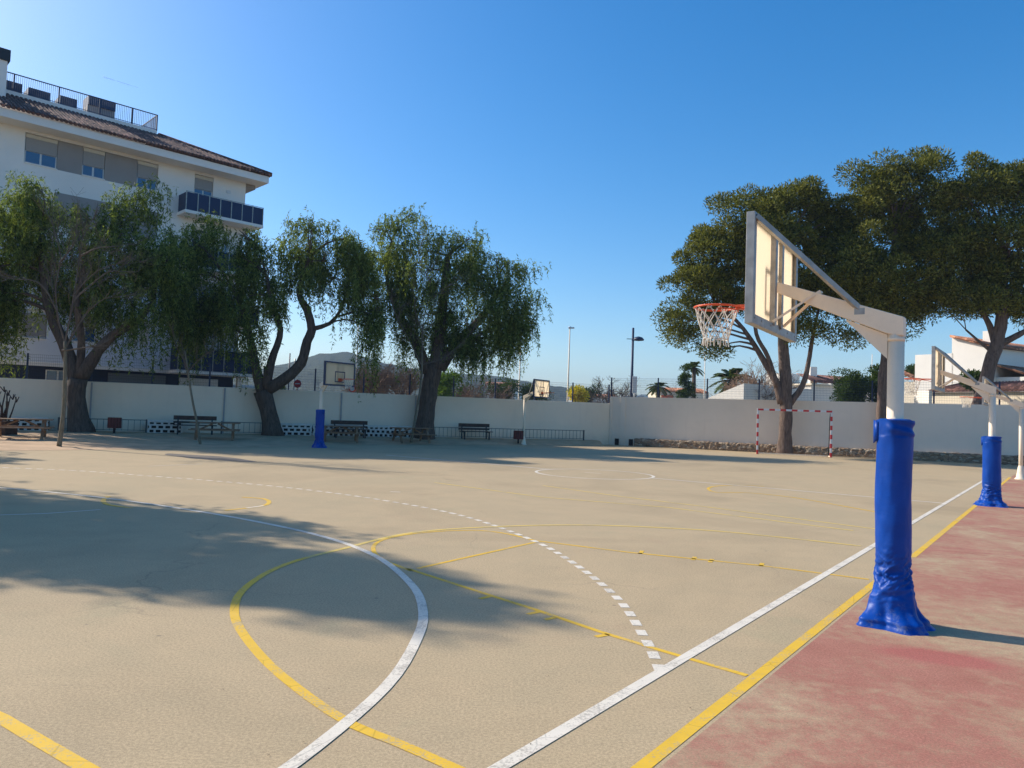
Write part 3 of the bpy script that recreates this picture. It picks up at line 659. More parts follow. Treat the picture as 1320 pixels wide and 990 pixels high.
# ---------------------------------------------------------------- vegetation
def unit(v): return v/np.maximum(1e-6, np.linalg.norm(v, axis=-1, keepdims=True))
def leafquads(pos, d, wv, ln, wd_):
    d = unit(d); wv = unit(wv-(wv*d).sum(-1, keepdims=True)*d)
    h = d*(ln[:, None]); k = wv*(wd_[:, None]/2)
    return np.stack([pos-k*.35, pos+h*.45-k, pos+h, pos+h*.45+k], 1)
def inball(n, p=.45):
    d = unit(rng.normal(size=(n, 3))); return d*(rng.random((n, 1))**p)
def pepper_leaves(lobes, dens=2.1, lw=1.4, droop=1.15):
    out = []
    for c, r, dr in lobes:
        area = r[0]*r[2]; k = max(3, int(area*4.6*dens))
        o = inball(k, .42); sc_ = c+o*r
        for q in range(k):
            ns = int(rng.integers(14, 24)); st = sc_[q]+rng.normal(size=(ns, 3))*np.array([.30, .30, .24])
            low = max(0, -o[q, 2]+.25); ll = (.35+rng.random(ns)**1.5*(.75+1.1*low*dr))*droop
            od = unit(np.concatenate([o[q, :2], [0.15]])[None, :]*.9+rng.normal(size=(ns, 3))*.6); od[:, 2] = np.abs(od[:, 2])
            m = np.maximum(4, (ll/.052).astype(int)); idx = np.repeat(np.arange(ns), m); t = rng.random(idx.size); L_ = ll[idx]
            pos = st[idx]+od[idx]*(.30*(1-np.exp(-3*t)))[:, None]; pos[:, 2] -= t*L_-.25*t*(1-t)
            pos += rng.normal(size=pos.shape)*.022
            d = rng.normal(size=pos.shape)*.6; d[:, 2] -= .75
            out.append(leafquads(pos, d, rng.normal(size=pos.shape), rng.uniform(.10, .19, idx.size)*lw, rng.uniform(.022, .042, idx.size)*lw))
    return np.concatenate(out)
def puff_leaves(lobes, dens=1.0, grow=1.0, ln=(.13, .24), wd_=(.022, .038), per=260, cr_=(.45, .95), up=.35, p=.4):
    out = []
    for c, r, dr in lobes:
        r = r*grow
        k = max(3, int(r[0]*r[2]*3.0*dens/(np.mean(cr_)/.55)**2)); o = inball(k, p); sc_ = c+o*r; rad = rng.uniform(*cr_, size=k)
        n = per*k; idx = np.repeat(np.arange(k), per)
        d = rng.normal(size=(n, 3)); d[:, 2] += up; d = unit(d); rr = rad[idx]*(rng.random(n)**.33)
        pos = sc_[idx]+d*rr[:, None]*np.array([1.1, 1.1, .8])
        dd = d+rng.normal(size=(n, 3))*.65; dd[:, 2] += .25
        out.append(leafquads(pos, dd, rng.normal(size=(n, 3)), rng.uniform(*ln, size=n), rng.uniform(*wd_, size=n)))
    return np.concatenate(out)
def tree(name, label, cat, bx, D, z, limbs, lobes, leafm, barkm, fn, group=None, loc=None, auto=2, **kw):
    base = GX(bx, D) if loc is None else Vector(loc); base.z = z; t = thing(name, label, cat, base, 0, group)
    P = lambda x, y, off=0: AT(x, y, D+off)-base if loc is None else Vector((x, off, y))
    lb = []
    for l in lobes:
        x, y, rx, ry = l[:4]; off = l[4] if len(l) > 4 else random.uniform(-.8, .8); dr = l[5] if len(l) > 5 else 1.0
        sc_ = (D+off)/F if loc is None else 1.0
        lb.append((np.array(P(x, y, off)), np.array([rx*sc_, max(.8, (rx+ry)*.42*sc_), ry*sc_]), dr))
    tb = MB(); nodes = []
    for li, pl in enumerate(limbs):
        o = random.uniform(-.9, .9) if li else 0
        pts = []; m = len(pl)
        for i, q in enumerate(pl): pts.append(P(q[0], q[1], o*i/m)+Vector((0, 0, 0)))
        sp = spl(pts, .35); rad = np.interp(np.linspace(0, m-1, len(sp)), range(m), [q[2] for q in pl])
        if li == 0:
            rad = [r*(1+.35*math.exp(-max(0, p.z)/.35)) for r, p in zip(rad, sp)]; sp[0].z -= .15
        tb.tube(sp, list(rad), 12, True, .09); nodes += [(p, r) for p, r in zip(sp, rad)][len(sp)//2 if li == 0 else 1:]
    tb.build('trunk', barkm, t)
    bb = MB()
    for c, r, dr in lb:
        for a in range(auto):
            tgt = Vector(c)+Vector((random.uniform(-.6, .6)*r[0], random.uniform(-.5, .5)*r[1], random.uniform(-.4, .5)*r[2]))
            nd_, rd = min(nodes, key=lambda q: (q[0]-tgt).length+max(0, q[0].z-tgt.z)*2)
            mid = (nd_+tgt)/2+Vector((random.uniform(-.3, .3), random.uniform(-.3, .3), .12*(tgt-nd_).length))
            bb.tube(spl([nd_, mid, tgt], .4), [float(x) for x in np.linspace(min(rd*.55, .13), .02, len(spl([nd_, mid, tgt], .4)))], 6, True, .08)
            for q in range(3):
                e = tgt+Vector((random.uniform(-.45, .45)*r[0], random.uniform(-.45, .45)*r[1], random.uniform(-.3, .3)*r[2])); bb.tube([mid.lerp(tgt, .6), mid.lerp(e, .75)+Vector((0, 0, .1)), e], [.022, .016, .008], 4, False)
    bb.build('branches', barkm, t)
    quads('crown', fn(lb, **kw), leafm, t)
    return t
pb, nb = M_['bark'], M_['pinebark']
GP, GN = 'weeping pepper trees along the long wall', 'umbrella pines by the right wall'
tree('pepper_tree', 'leftmost big weeping tree, its two heavy limbs forking low over a red-brown bin', 'tree', 103, 33.9, .2,
     [[(105, 566, .50), (101, 540, .42), (98, 512, .37), (101, 488, .40)], [(99, 495, .33), (88, 455, .27), (72, 420, .23), (62, 390, .18), (55, 350, .12), (50, 300, .07)],
      [(102, 490, .30), (118, 465, .26), (135, 442, .22), (158, 424, .17), (180, 412, .12), (200, 385, .08)], [(102, 488, .2), (105, 440, .16), (100, 390, .12), (110, 330, .08)]],
     [(28, 268, 52, 36, 0), (45, 248, 28, 22, -.5), (0, 325, 60, 58, 0, 1.3), (72, 330, 55, 38, .5), (160, 268, 48, 26, 0), (185, 250, 24, 14, 0, .4), (140, 325, 62, 45, -.5), (186, 375, 42, 52, 0, 1.4), (0, 390, 34, 30, 0, 1.5), (62, 375, 34, 24, 1, 1), (-50, 340, 50, 70, 0), (125, 375, 45, 30, .8), (205, 330, 28, 38, .2), (98, 282, 30, 20, 0)],
     M_['pepper'], pb, pepper_leaves, GP)
tree('pepper_tree', 'weeping tree with a forked trunk between the blue-padded far hoop and the leaning sapling', 'tree', 352, 37.6, .2,
     [[(352, 563, .46), (346, 530, .40), (339, 504, .44)], [(338, 505, .3), (330, 475, .22), (324, 445, .19), (316, 410, .14), (300, 370, .08)], [(342, 500, .26), (350, 465, .2), (362, 425, .15), (350, 395, .1), (345, 360, .07)],
      [(345, 502, .32), (368, 488, .28), (388, 468, .25), (396, 440, .23), (402, 425, .2), (396, 400, .15), (385, 375, .1), (400, 330, .07)], [(402, 424, .13), (425, 417, .09), (440, 398, .07), (448, 370, .05)]],
     [(252, 305, 46, 26, 0), (225, 345, 32, 48, 0, 1.2), (292, 345, 50, 48, 0), (275, 390, 55, 42, .5, 1.2), (330, 385, 32, 48, -.5, 1.2), (312, 300, 26, 14, 0, .3), (345, 345, 22, 30, .3), (408, 315, 44, 40, 0, .8), (392, 285, 16, 10, 0, .2), (430, 348, 44, 40, 0, 1.1), (388, 350, 26, 30, .5), (462, 372, 24, 40, 0, 1.3), (372, 330, 14, 16, .3), (450, 310, 22, 18, 0), (235, 400, 25, 30, .5, 1.2), (474, 415, 14, 30, 0, 2.0), (488, 395, 12, 26, 0, 2.0), (255, 420, 26, 14, 0, 1.2), (310, 425, 22, 14, 0, 1.2)],
     M_['pepper'], pb, pepper_leaves, GP)
tree('pepper_tree', 'tallest weeping tree with a single thick dark trunk, right of the blue-padded far hoop', 'tree', 547, 40.8, .2,
     [[(546, 568, .52), (549, 535, .47), (554, 500, .46), (560, 470, .46)], [(552, 480, .34), (535, 440, .26), (512, 400, .18), (498, 350, .1), (505, 310, .06)], [(562, 475, .42), (567, 430, .3), (572, 380, .22), (578, 330, .13)],
      [(566, 475, .34), (592, 440, .26), (622, 408, .19), (645, 372, .12)], [(585, 450, .2), (620, 430, .14), (650, 420, .09), (668, 400, .06)]],
     [(500, 292, 28, 16, 0, .4), (488, 335, 32, 36, 0, 1.1), (535, 320, 38, 28, 0), (588, 310, 36, 16, 0, .4), (600, 345, 44, 34, .5), (555, 360, 50, 40, -.5), (642, 340, 34, 16, 0, .4), (662, 368, 32, 32, 0, .9), (678, 400, 16, 28, 0, 1.0), (655, 448, 12, 22, 0, 1.4), (622, 448, 18, 16, 0, 1.2), (590, 440, 20, 16, .3, 1.0), (628, 400, 46, 48, 0, 1.3), (560, 420, 44, 34, .6, 1), (510, 395, 30, 44, 0, 1.3), (598, 432, 36, 24, 0, 1.0), (652, 428, 22, 26, 0, 1.3), (535, 280, 14, 9, 0, .1), (465, 340, 18, 30, .4, 1.1)],
     M_['pepper'], pb, pepper_leaves, GP)
pk = dict(dens=3.5, per=430, wd_=(.045, .078), p=.5, grow=1.12)
tree('pine_tree', 'umbrella pine behind the small striped goal, lowest branch curving up on its right', 'tree', 1012, 41.6, 0,
     [[(1011, 587, .36), (1013, 540, .33), (1013, 500, .32), (1010, 450, .26), (1006, 390, .2), (1002, 330, .12)], [(1008, 520, .24), (1000, 492, .19), (985, 466, .15), (968, 438, .12), (948, 412, .09), (920, 390, .06)], [(1002, 500, .16), (990, 460, .12), (975, 430, .1), (972, 380, .06)],
      [(1018, 520, .2), (1034, 498, .15), (1042, 468, .13), (1048, 432, .1), (1055, 400, .07)]],
     [(1012, 258, 48, 22, 0), (1040, 246, 20, 11, 0), (962, 285, 44, 30, 0), (1055, 290, 42, 36, .5), (910, 325, 34, 26, 0), (935, 315, 32, 28, .3), (990, 272, 30, 22, .2), (888, 362, 34, 24, -.4), (866, 412, 20, 18, 0), (880, 432, 16, 9, 0), (932, 370, 46, 34, .5), (1000, 330, 64, 42, 0), (1050, 365, 48, 36, -.5), (985, 385, 48, 28, .6), (1040, 425, 34, 16, -.8), (905, 405, 30, 22, .3), (1085, 330, 34, 46, .5), (1080, 285, 26, 30, 0), (1085, 380, 28, 30, .3), (1015, 425, 24, 12, .2), (925, 448, 13, 9, 0)],
     M_['pine'], nb, puff_leaves, GN, **pk)
tree('pine_tree', 'tallest umbrella pine, its trunk mostly hidden behind the nearest hoop pole', 'tree', 1141, 40.2, 0,
     [[(1140, 592, .34), (1137, 545, .28), (1139, 490, .26), (1146, 430, .22), (1150, 360, .18), (1155, 290, .1)], [(1143, 430, .16), (1170, 400, .12), (1205, 370, .08)], [(1140, 450, .15), (1115, 410, .11), (1095, 370, .07)]],
     [(1150, 212, 28, 12, 0), (1190, 210, 24, 13, 0), (1138, 238, 44, 28, 0), (1185, 245, 42, 32, 0), (1112, 265, 20, 26, 0), (1165, 290, 62, 36, .5), (1115, 330, 46, 44, -.3), (1185, 335, 56, 38, 0), (1145, 372, 58, 30, -.5), (1222, 318, 26, 34, .2), (1224, 265, 16, 30, .3), (1215, 360, 28, 26, -.4), (1160, 428, 22, 12, 0), (1100, 385, 30, 26, 0), (1186, 388, 40, 22, .5), (1112, 432, 20, 11, 0), (1150, 400, 50, 18, .3)],
     M_['pine'], nb, puff_leaves, GN, **pk)
tree('pine_tree', 'umbrella pine with a dark bent trunk in front of the white gabled house', 'tree', 1246, 39.6, 0,
     [[(1247, 594, .40), (1250, 565, .37), (1258, 535, .36), (1268, 505, .34), (1276, 470, .32), (1286, 440, .28), (1292, 400, .2), (1296, 340, .12)], [(1284, 452, .18), (1276, 420, .14), (1256, 385, .1)], [(1288, 445, .2), (1312, 432, .15), (1345, 415, .1)], [(1280, 455, .1), (1262, 440, .07), (1245, 425, .05)]],
     [(1270, 220, 28, 14, 0), (1262, 250, 32, 28, 0), (1315, 222, 34, 14, 0), (1310, 255, 42, 32, .4), (1248, 300, 30, 32, 0), (1300, 308, 54, 34, -.4), (1345, 300, 40, 60, 0), (1262, 345, 44, 30, .4), (1312, 362, 48, 32, 0), (1238, 382, 34, 24, 0), (1360, 370, 40, 40, 0), (1295, 395, 38, 16, .5), (1222, 392, 20, 14, 0), (1270, 375, 36, 26, 0), (1232, 250, 14, 26, -.3), (1320, 400, 30, 20, 0)],
     M_['pine'], nb, puff_leaves, GN, **pk)
# trees left of the picture whose shade falls over the near court
def shade_tree(label, x, y, h, r, lob, fn=pepper_leaves, **kw):
    tree('pepper_tree', label, 'tree', 0, 0, 0, [[(0, 0, .35), (.2, h*.25, .3), (0, h*.45, .26)], [(0, h*.45, .2), (-r*.5, h*.75, .08)], [(0, h*.45, .2), (r*.5, h*.75, .08)]], lob, M_['pepper'], pb, fn, GP, loc=(x, y, 0), **kw)
SH = [(-15.5, 13.6), (-13.0, 10.6), (-19.5, 17.5), (-24.5, 24.5)]
shade_tree('tall weeping tree just outside the left picture edge, shading the near court', -13.9, 12.9, 10.2, 3.0, [(0, 6.3, 2.7, 1.8, 0), (-1.5, 5.6, 1.8, 1.4, -1.6), (1.4, 5.4, 1.7, 1.3, 1.2), (.2, 7.8, 1.7, 1.0, .3), (.3, 9.1, 1.1, .7, -.2), (-.1, 9.9, .5, .4, .2), (2.0, 6.8, 1.0, .7, -.8)], lw=2.0, dens=1.7)
shade_tree('third weeping tree outside the left picture edge, nearer the long wall', -19.5, 17.0, 8.4, 3.2, [(0, 7.2, 2.7, 1.5, 0), (-1.6, 6.2, 1.9, 1.3, 1.6), (1.7, 6.4, 1.7, 1.3, -1.2), (2.6, 5.0, .8, .7, 0)], lw=2.0, dens=1.4)
shade_tree('weeping tree outside the left picture edge close to the long wall', -26.5, 25.5, 8.4, 3.4, [(0, 7.2, 2.9, 1.6, 0), (-1.8, 6.0, 2.0, 1.4, 1.6), (1.7, 6.2, 1.8, 1.4, -1.2)], lw=2.0, dens=1.4)

# bare saplings: recursive twigs
def branch(b, p, d, L, r, lv, spread=.55, up=.12, nside=5, seg=3, mn=.0035):
    pts = [p]; q = p.copy(); dd = d.copy()
    for i in range(seg):
        dd = (dd+Vector((random.gauss(0, .10), random.gauss(0, .10), random.gauss(up*.5, .07)))).normalized(); q = q+dd*L/seg; pts.append(q.copy())
    b.tube(pts, [max(mn, r*(1-.45*i/seg)) for i in range(seg+1)], nside if r > .02 else 3, False)
    if lv <= 0: return
    for k in range(random.randint(2, 4)):
        i = random.randint(1, seg); nd_ = (dd+Vector((random.gauss(0, spread), random.gauss(0, spread), random.gauss(.12, spread*.6)))).normalized()
        branch(b, pts[i], nd_, L*random.uniform(.55, .85), r*random.uniform(.45, .62), lv-1, spread, up, nside, seg, mn)
def sapling(label, bx, D, main, brs, r0=.075, lv=3, group='bare saplings along the edge of the dirt strip', spread=.5):
    base = GX(bx, D); base.z = hgt(base.x, base.y); t = thing('sapling', label, 'sapling', base, 0, group)
    P = lambda x, y, o=0: AT(x, y, D+o)-base
    pts = [P(*q) for q in main]; pts[0] = Vector((0, 0, -.05)); b = MB(); sp = spl(pts, .2)
    b.tube(sp, [float(v) for v in np.linspace(r0, r0*.55, len(sp))], 10, True, .06); b.build('trunk', M_['saplingbark'], t)
    b = MB()
    for br in brs:
        o = random.uniform(-.9, .9); bp = [P(x, y, o*i/len(br)) for i, (x, y) in enumerate(br)]; s2 = spl(bp, .2)
        b.tube(s2, [float(v) for v in np.linspace(r0*.42, r0*.12, len(s2))], 6, False)
        for k in range(int(len(s2)*1.1)):
            i = random.randint(1, len(s2)-1); d = (s2[i]-s2[i-1]).normalized()
            d = (d+Vector((random.gauss(0, .7), random.gauss(0, .7), random.gauss(.1, .4)))).normalized(); branch(b, s2[i], d, random.uniform(.35, .8), r0*.12, lv-1, spread)
        branch(b, s2[-1], (s2[-1]-s2[-2]).normalized(), .6, r0*.16, lv-1, spread)
    b.build('twigs', M_['twigs'], t)
sapling('tall bare sapling with many pale twigs in front of the leftmost big tree', 78, 26.7, [(78, 577), (82, 530), (84, 480), (84, 440)],
        [[(84, 442), (75, 410), (72, 370), (78, 330), (68, 290), (58, 270)], [(84, 440), (92, 400), (100, 350), (106, 310), (118, 285)], [(84, 450), (98, 425), (115, 400), (135, 385), (150, 383)], [(73, 400), (60, 375), (45, 362), (20, 360)], [(96, 385), (120, 365), (140, 350), (155, 350)], [(80, 452), (110, 448), (128, 446)], [(76, 340), (95, 315), (98, 300)], [(104, 330), (125, 320), (145, 318)], [(90, 410), (100, 375), (125, 350), (150, 340)]], .085)
sapling('thin sapling leaning left with a cut crown, by the second picnic table', 260, 30.8, [(261, 575), (254, 545), (247, 510), (242, 475), (238, 452)], [[(243, 478), (236, 462), (228, 448), (224, 436)], [(246, 500), (238, 470), (236, 455)], [(242, 480), (255, 465), (268, 455), (276, 452)]], .055, 2)
sapling('bare sapling in front of the thick dark trunk', 531, 38.6, [(531, 573), (535, 540), (541, 505), (544, 478), (544, 455)],
        [[(544, 456), (545, 420), (552, 385), (558, 350), (566, 325)], [(543, 470), (528, 440), (512, 410), (505, 390)], [(545, 470), (570, 462), (592, 445), (610, 425)], [(546, 430), (535, 400), (536, 370)], [(552, 390), (575, 370), (590, 365)], [(555, 365), (540, 330), (545, 310)]], .075)
# pruned shrub in a dark box
base = GX(4, 30.5); base.z = .12; t = thing('shrub', 'pruned leafless dark shrub in a dark planter box at the left picture edge', 'shrub', base)
b = MB()
for dx, h in ((-.5, 1.6), (-.25, 1.7), (.0, 1.9), (.15, 1.75), (.35, 1.6), (.5, 1.5), (.1, 1.3)):
    b.tube([(dx*.3, random.uniform(-.1, .1), .55), (dx*.7, random.uniform(-.2, .2), .55+(h-.55)*.5), (dx, random.uniform(-.2, .2), h)], [.04, .03, .022], 6, True, .2)
    for k in range(3): b.tube([(dx, 0, h-.1), (dx+random.uniform(-.15, .15), random.uniform(-.1, .1), h+.12)], [.022, .018], 5)
b.build('stems', M_['darkwood'], t)
b = MB().box((0, 0, .3), (.75, .75, .6)).box((0, 0, .61), (.82, .82, .05)); b.build('planter_box', M_['darkwood'], t, .01)

# background vegetation beyond the walls
def cloud(name, label, cat, x, y, D, rx, ry, m, group=None, cell=.75, trunk=True, lobes=5, dens=1.0, lsz=1.0):
    s = D/F; base = GX(x, D); c = AT(x, y, D)-base; t = thing(name, label, cat, base, 0, group); lb = []
    for i in range(lobes):
        a = random.uniform(0, 6.28); q = random.uniform(.2, .6) if i else 0
        lb.append((np.array(c+Vector((math.cos(a)*rx*s*q, random.uniform(-.4, .4)*rx*s, math.sin(a)*ry*s*q))), np.array([rx*s*random.uniform(.5, .75), rx*s*.6, ry*s*random.uniform(.5, .7)]), 1))
    quads('foliage', puff_leaves(lb, dens*1.8, 1.0, (.16*lsz, .3*lsz), (.06*lsz, .11*lsz), 190, (.35, .7)), m, t)
    MB().tube([(0, 0, -.3), (0.1, 0, c.z*.5), (0, 0, c.z)], [.16, .13, .06], 8).build('stem', M_['bark'], t)
    return t
def baretree(label, x, ytop, D, r, m, group, spread=.6, nst=1, wpx=30, lv=5):
    base = GX(x, D); H = (AT(x, ytop, D).z); t = thing('bare_tree', label, 'bare tree', base, 0, group); tb = MB(); b = MB()
    for k in range(nst):
        ox = random.uniform(-.35, .35)*wpx*D/F*(nst > 1); p0 = Vector((ox, random.uniform(-.5, .5)*(nst > 1), 0)); p1 = p0+Vector((random.gauss(0, .1), 0, H*.4)); tb.tube([p0, (p0+p1)/2+Vector((.05, 0, 0)), p1], [r, r*.85, r*.7], 7)
        for q in range(8):
            d = Vector((random.gauss(0, .7), random.gauss(0, .5), 1)).normalized(); branch(b, p0.lerp(p1, random.uniform(.55, 1)), d, H*.24, r*.5, lv-1, spread, .1, 4, 2, .011)
    tb.build('trunk', m, t); b.build('branches', m, t); return t
BG = 'trees beyond the walls'
br = M_['brown']; tw = M_['twigs']
baretree('brown leafless tree beyond the long wall just left of the thick dark trunk', 508, 456, 58, .14, br, BG, .6, 3, 60, 5)
baretree('brown leafless tree beyond the wall, right of the pale-centred round sign', 474, 462, 56, .12, br, BG, .6, 3, 40, 5)
baretree('grey-brown leafless tree beyond the wall, right of the light green bush', 622, 484, 60, .1, br, BG, .6, 3, 50, 5)
baretree('pale leafless tree beyond the wall corner, left of the dark lamp post', 790, 477, 66, .12, tw, BG, .65, 2, 30, 5)
baretree('small leafless tree just left of the dark cypress', 868, 482, 70, .09, tw, BG, .55, 1, 20, 4)
baretree('broad leafless brown tree behind the white shed, left of the pine trunk', 972, 466, 57, .16, br, BG, .65, 4, 50, 5)
cloud('bush', 'light green bush beyond the wall, right of the thick dark trunk', 'bush', 577, 498, 52, 22, 20, M_['lightbush'], BG)
cloud('bush', 'olive bush beyond the wall left of the first slim white mast', 'bush', 652, 506, 62, 20, 13, M_['bush'], BG)
cloud('bush', 'dark bush beyond the wall behind the small distant hoop', 'bush', 690, 507, 62, 20, 12, M_['bush'], BG)
cloud('bush', 'yellow flowering bush beyond the wall right of the distant backboard', 'bush', 745, 511, 62, 9, 6, M_['yelbush'], BG)
cloud('bush', 'dark green bush beyond the wall right of the second slim white mast', 'bush', 760, 509, 70, 22, 11, M_['bush'], BG)
cloud('bush', 'dark bush beyond the wall under the leftmost hillside, behind the stop-like red sign', 'bush', 350, 505, 60, 14, 10, M_['bush'], BG)
cloud('tree', 'dense dark round tree beyond the wall left of the nearest hoop pole', 'tree', 1103, 506, 50, 24, 30, M_['bush'], BG, lobes=9, dens=1.5, lsz=.8)
cloud('tree', 'dense dark tree beyond the wall touching the nearest hoop pole from the left', 'tree', 1136, 504, 50, 18, 30, M_['bush'], BG, lobes=8, dens=1.5, lsz=.8)
cloud('tree', 'small green treetop above the orange roof, right of the nearest hoop pole', 'tree', 1178, 478, 72, 14, 9, M_['bush'], BG)
cloud('bush', 'small green bush above the brown coping, behind the second hoop arm', 'bush', 1256, 492, 47, 9, 5, M_['bush'], BG)
def palm(label, x, ytop, D, n, fl_, tr=.18):
    base = GX(x, D); H = AT(x, ytop, D).z; t = thing('palm_tree', label, 'palm tree', base, 0, 'palm trees beyond the right wall')
    MB().tube([(0, 0, -.2), (.05, 0, H*.5), (0, 0, H)], [tr*1.2, tr, tr], 10, True, .1).build('trunk', M_['bark'], t); out = []; b = MB()
    for k in range(n):
        a = 2*math.pi*k/n+random.uniform(-.2, .2); e = random.uniform(-.1, 1.3); Lf = fl_*random.uniform(.8, 1.1); pts = []
        for i in range(9):
            q = i/8; h = Lf*q*math.cos(e)*(1-.1*q); z = Lf*q*math.sin(e)-1.0*Lf*q*q*.55
            pts.append(Vector((math.cos(a)*h, math.sin(a)*h, H+z)))
        b.tube(pts, [.03*(1-.7*i/8) for i in range(9)], 4, False)
        sd = Vector((-math.sin(a), math.cos(a), 0))
        for i in range(1, 36):
            q = i/36*8; j = int(q); p = pts[j].lerp(pts[min(8, j+1)], q-j); tg = (pts[min(8, j+1)]-pts[j]).normalized()
            for s in (-1, 1):
                d = (sd*s+tg*.7+Vector((0, 0, -.35+random.uniform(-.2, .2)))).normalized(); l = .42*fl_/2*math.sin(.35+2.6*q/8); wv = tg*.03*fl_
                out.append([p-wv, p+wv, p+d*l+wv*.3, p+d*l-wv*.3])
    b.build('frond_stems', M_['bush'], t); quads('fronds', np.array(out), M_['palm'], t); return t
M_['palm'] = leaf_mat('palm_leaf', (.05, .075, .025), (.12, .15, .05), .2)
palm('big spreading palm behind the white shed gable', 944, 491, 62, 24, 2.5, .3)
palm('small palm standing alone left of the cypress', 848, 499, 74, 18, 1.7)
palm('tall palm rising just behind the dark cypress', 893, 474, 70, 18, 1.4)
base = GX(883, 64); t = thing('cypress', 'dark narrow cypress beyond the right wall, beside the leafless tree', 'cypress', base, 0)
lb = [(np.array([0, 0, z]), np.array([r, r, .7]), 1) for z, r in ((1.5, .8), (2.5, .8), (3.4, .7), (4.3, .6), (5.2, .45), (5.9, .25))]
quads('foliage', puff_leaves(lb, 3.2, 1.0, (.14, .25), (.05, .08), 120, (.25, .4), .8), M_['bush'], t); MB().tube([(0, 0, -.2), (0, 0, 3.5)], [.12, .05], 6).build('trunk', M_['bark'], t)

# ---------------------------------------------------------------- apartment building (local x along the facade, y back, z up)
Cb = Vector((-16.707, 48.036, 0)); bl = thing('apartment_building', 'white four-storey apartment block with brown tiled roof, navy balconies and roof terrace', 'building', Cb, R(44.4))
XR, XL, DP = -.95, -15.2, 12.0
def bx(name, m, x0, x1, y0, y1, z0, z1, parent=None, bev=0.0): return MB().box(((x0+x1)/2, (y0+y1)/2, (z0+z1)/2), (abs(x1-x0), abs(y1-y0), abs(z1-z0))).build(name, m, parent or bl, bev)
bx('ground_floor_wall', M_['navywall'], XL, XR, .5, DP, -.2, 3.42)
bx('lower_wall', M_['render_shaded'], XL, XR, .14, DP, 3.62, 12.9)
bx('slab_band', M_['render'], XL, XR+.6, -.02, DP, 3.42, 3.62)
bx('upper_wall', M_['render'], XL, XR, .14, DP, 12.9, 15.8)
def skin(z0, z1, openings, m, y=0.0, name='facade_skin'):     # wall skin 14 cm thick with window openings left free
    xs = sorted(openings, key=lambda o: o[0]); b = MB(); x = XL
    for (a, c, q0, q1) in xs:
        if a > x: b.box(((x+a)/2, y+.07, (z0+z1)/2), (a-x, .14, z1-z0))
        if q0 > z0: b.box(((a+c)/2, y+.07, (z0+q0)/2), (c-a, .14, q0-z0))
        if q1 < z1: b.box(((a+c)/2, y+.07, (q1+z1)/2), (c-a, .14, z1-q1))
        x = c
    if x < XR: b.box(((x+XR)/2, y+.07, (z0+z1)/2), (XR-x, .14, z1-z0))
    return b.build(name, m, bl)
def window(x0, x1, z0, z1, sh=.5, box=True, door=False, lit_pane=None):
    f = bx('window', M_['frame'], x0+.02, x1-.02, .115, .138, z0, z1-(.2 if box else 0))
    zz = z0+(z1-z0)*(1-sh)
    if box: bx('shutter_box', M_['cream'], x0+.02, x1-.02, .02, .112, z1-.2, z1-.01, f)
    if sh > 0: bx('shutter', M_['shutter'], x0+.03, x1-.03, .05, .085, zz, z1-.205, f)
    n_ = 2; xm = (x0+x1)/2
    for a, c in ((x0+.07, xm-.05), (xm+.05, x1-.07)):
        if zz-z0 > .15: bx('pane', lit_pane or M_['glass'], a, c, .095, .112, z0+.06, zz-.02, f)
    bx('sill', M_['render'], x0-.02, x1+.02, -.05, .11, z0-.06, z0-.004, f)
# top floor: recessed taupe strip with three windows, and a balcony door
skin(12.9, 15.8, [(-12.99, -6.28, 14.02, 15.64), (-4.16, -3.02, 13.2, 15.64)], M_['render'])
for x0, x1 in ((-12.97, -11.47), (-10.25, -9.13), (-7.42, -6.3)): window(x0, x1, 14.06, 15.6, .58 if x0 < -12 else .62)
for x0, x1 in ((-11.46, -10.26), (-9.12, -7.43)): bx('taupe_panel', M_['taupe'], x0, x1, .05, .138, 14.03, 15.63)
window(-4.16, -3.02, 13.2, 15.6, .35)
MB().box((-2.05, -.02, 15.0), (.26, .03, .2)).build('wall_vent', M_['frame'], bl)
# lower floors
for zf in (9.75, 6.6, 3.62):
    z1 = zf+2.9 if zf > 3.7 else 6.55
    skin(zf, zf+3.15 if zf > 3.7 else 6.6, [(-12.99, -11.5, zf+1.25, zf+2.75), (-10.25, -9.1, zf+1.25, zf+2.75), (-7.42, -6.28, zf+1.3, zf+2.75), (-4.16, -3.02, zf+.1, zf+2.7), (-2.3, -1.9, zf+.8, zf+2.3)], M_['render_shaded'] if zf < 9 else M_['render'])
    window(-12.99, -11.5, zf+1.25, zf+2.75, .93, False); window(-10.25, -9.1, zf+1.25, zf+2.75, .45)
    window(-7.42, -6.28, zf+1.3, zf+2.75, .3, True, lit_pane=M_['cream']); window(-4.16, -3.02, zf+.1, zf+2.7, .3); window(-2.3, -1.9, zf+.8, zf+2.3, .2, False)  # first window's lit look is painted as cream panes
    if zf > 9: bx('taupe_panel', M_['taupe'], -11.5, -6.2, -.02, -.003, zf+1.3, zf+3.05)
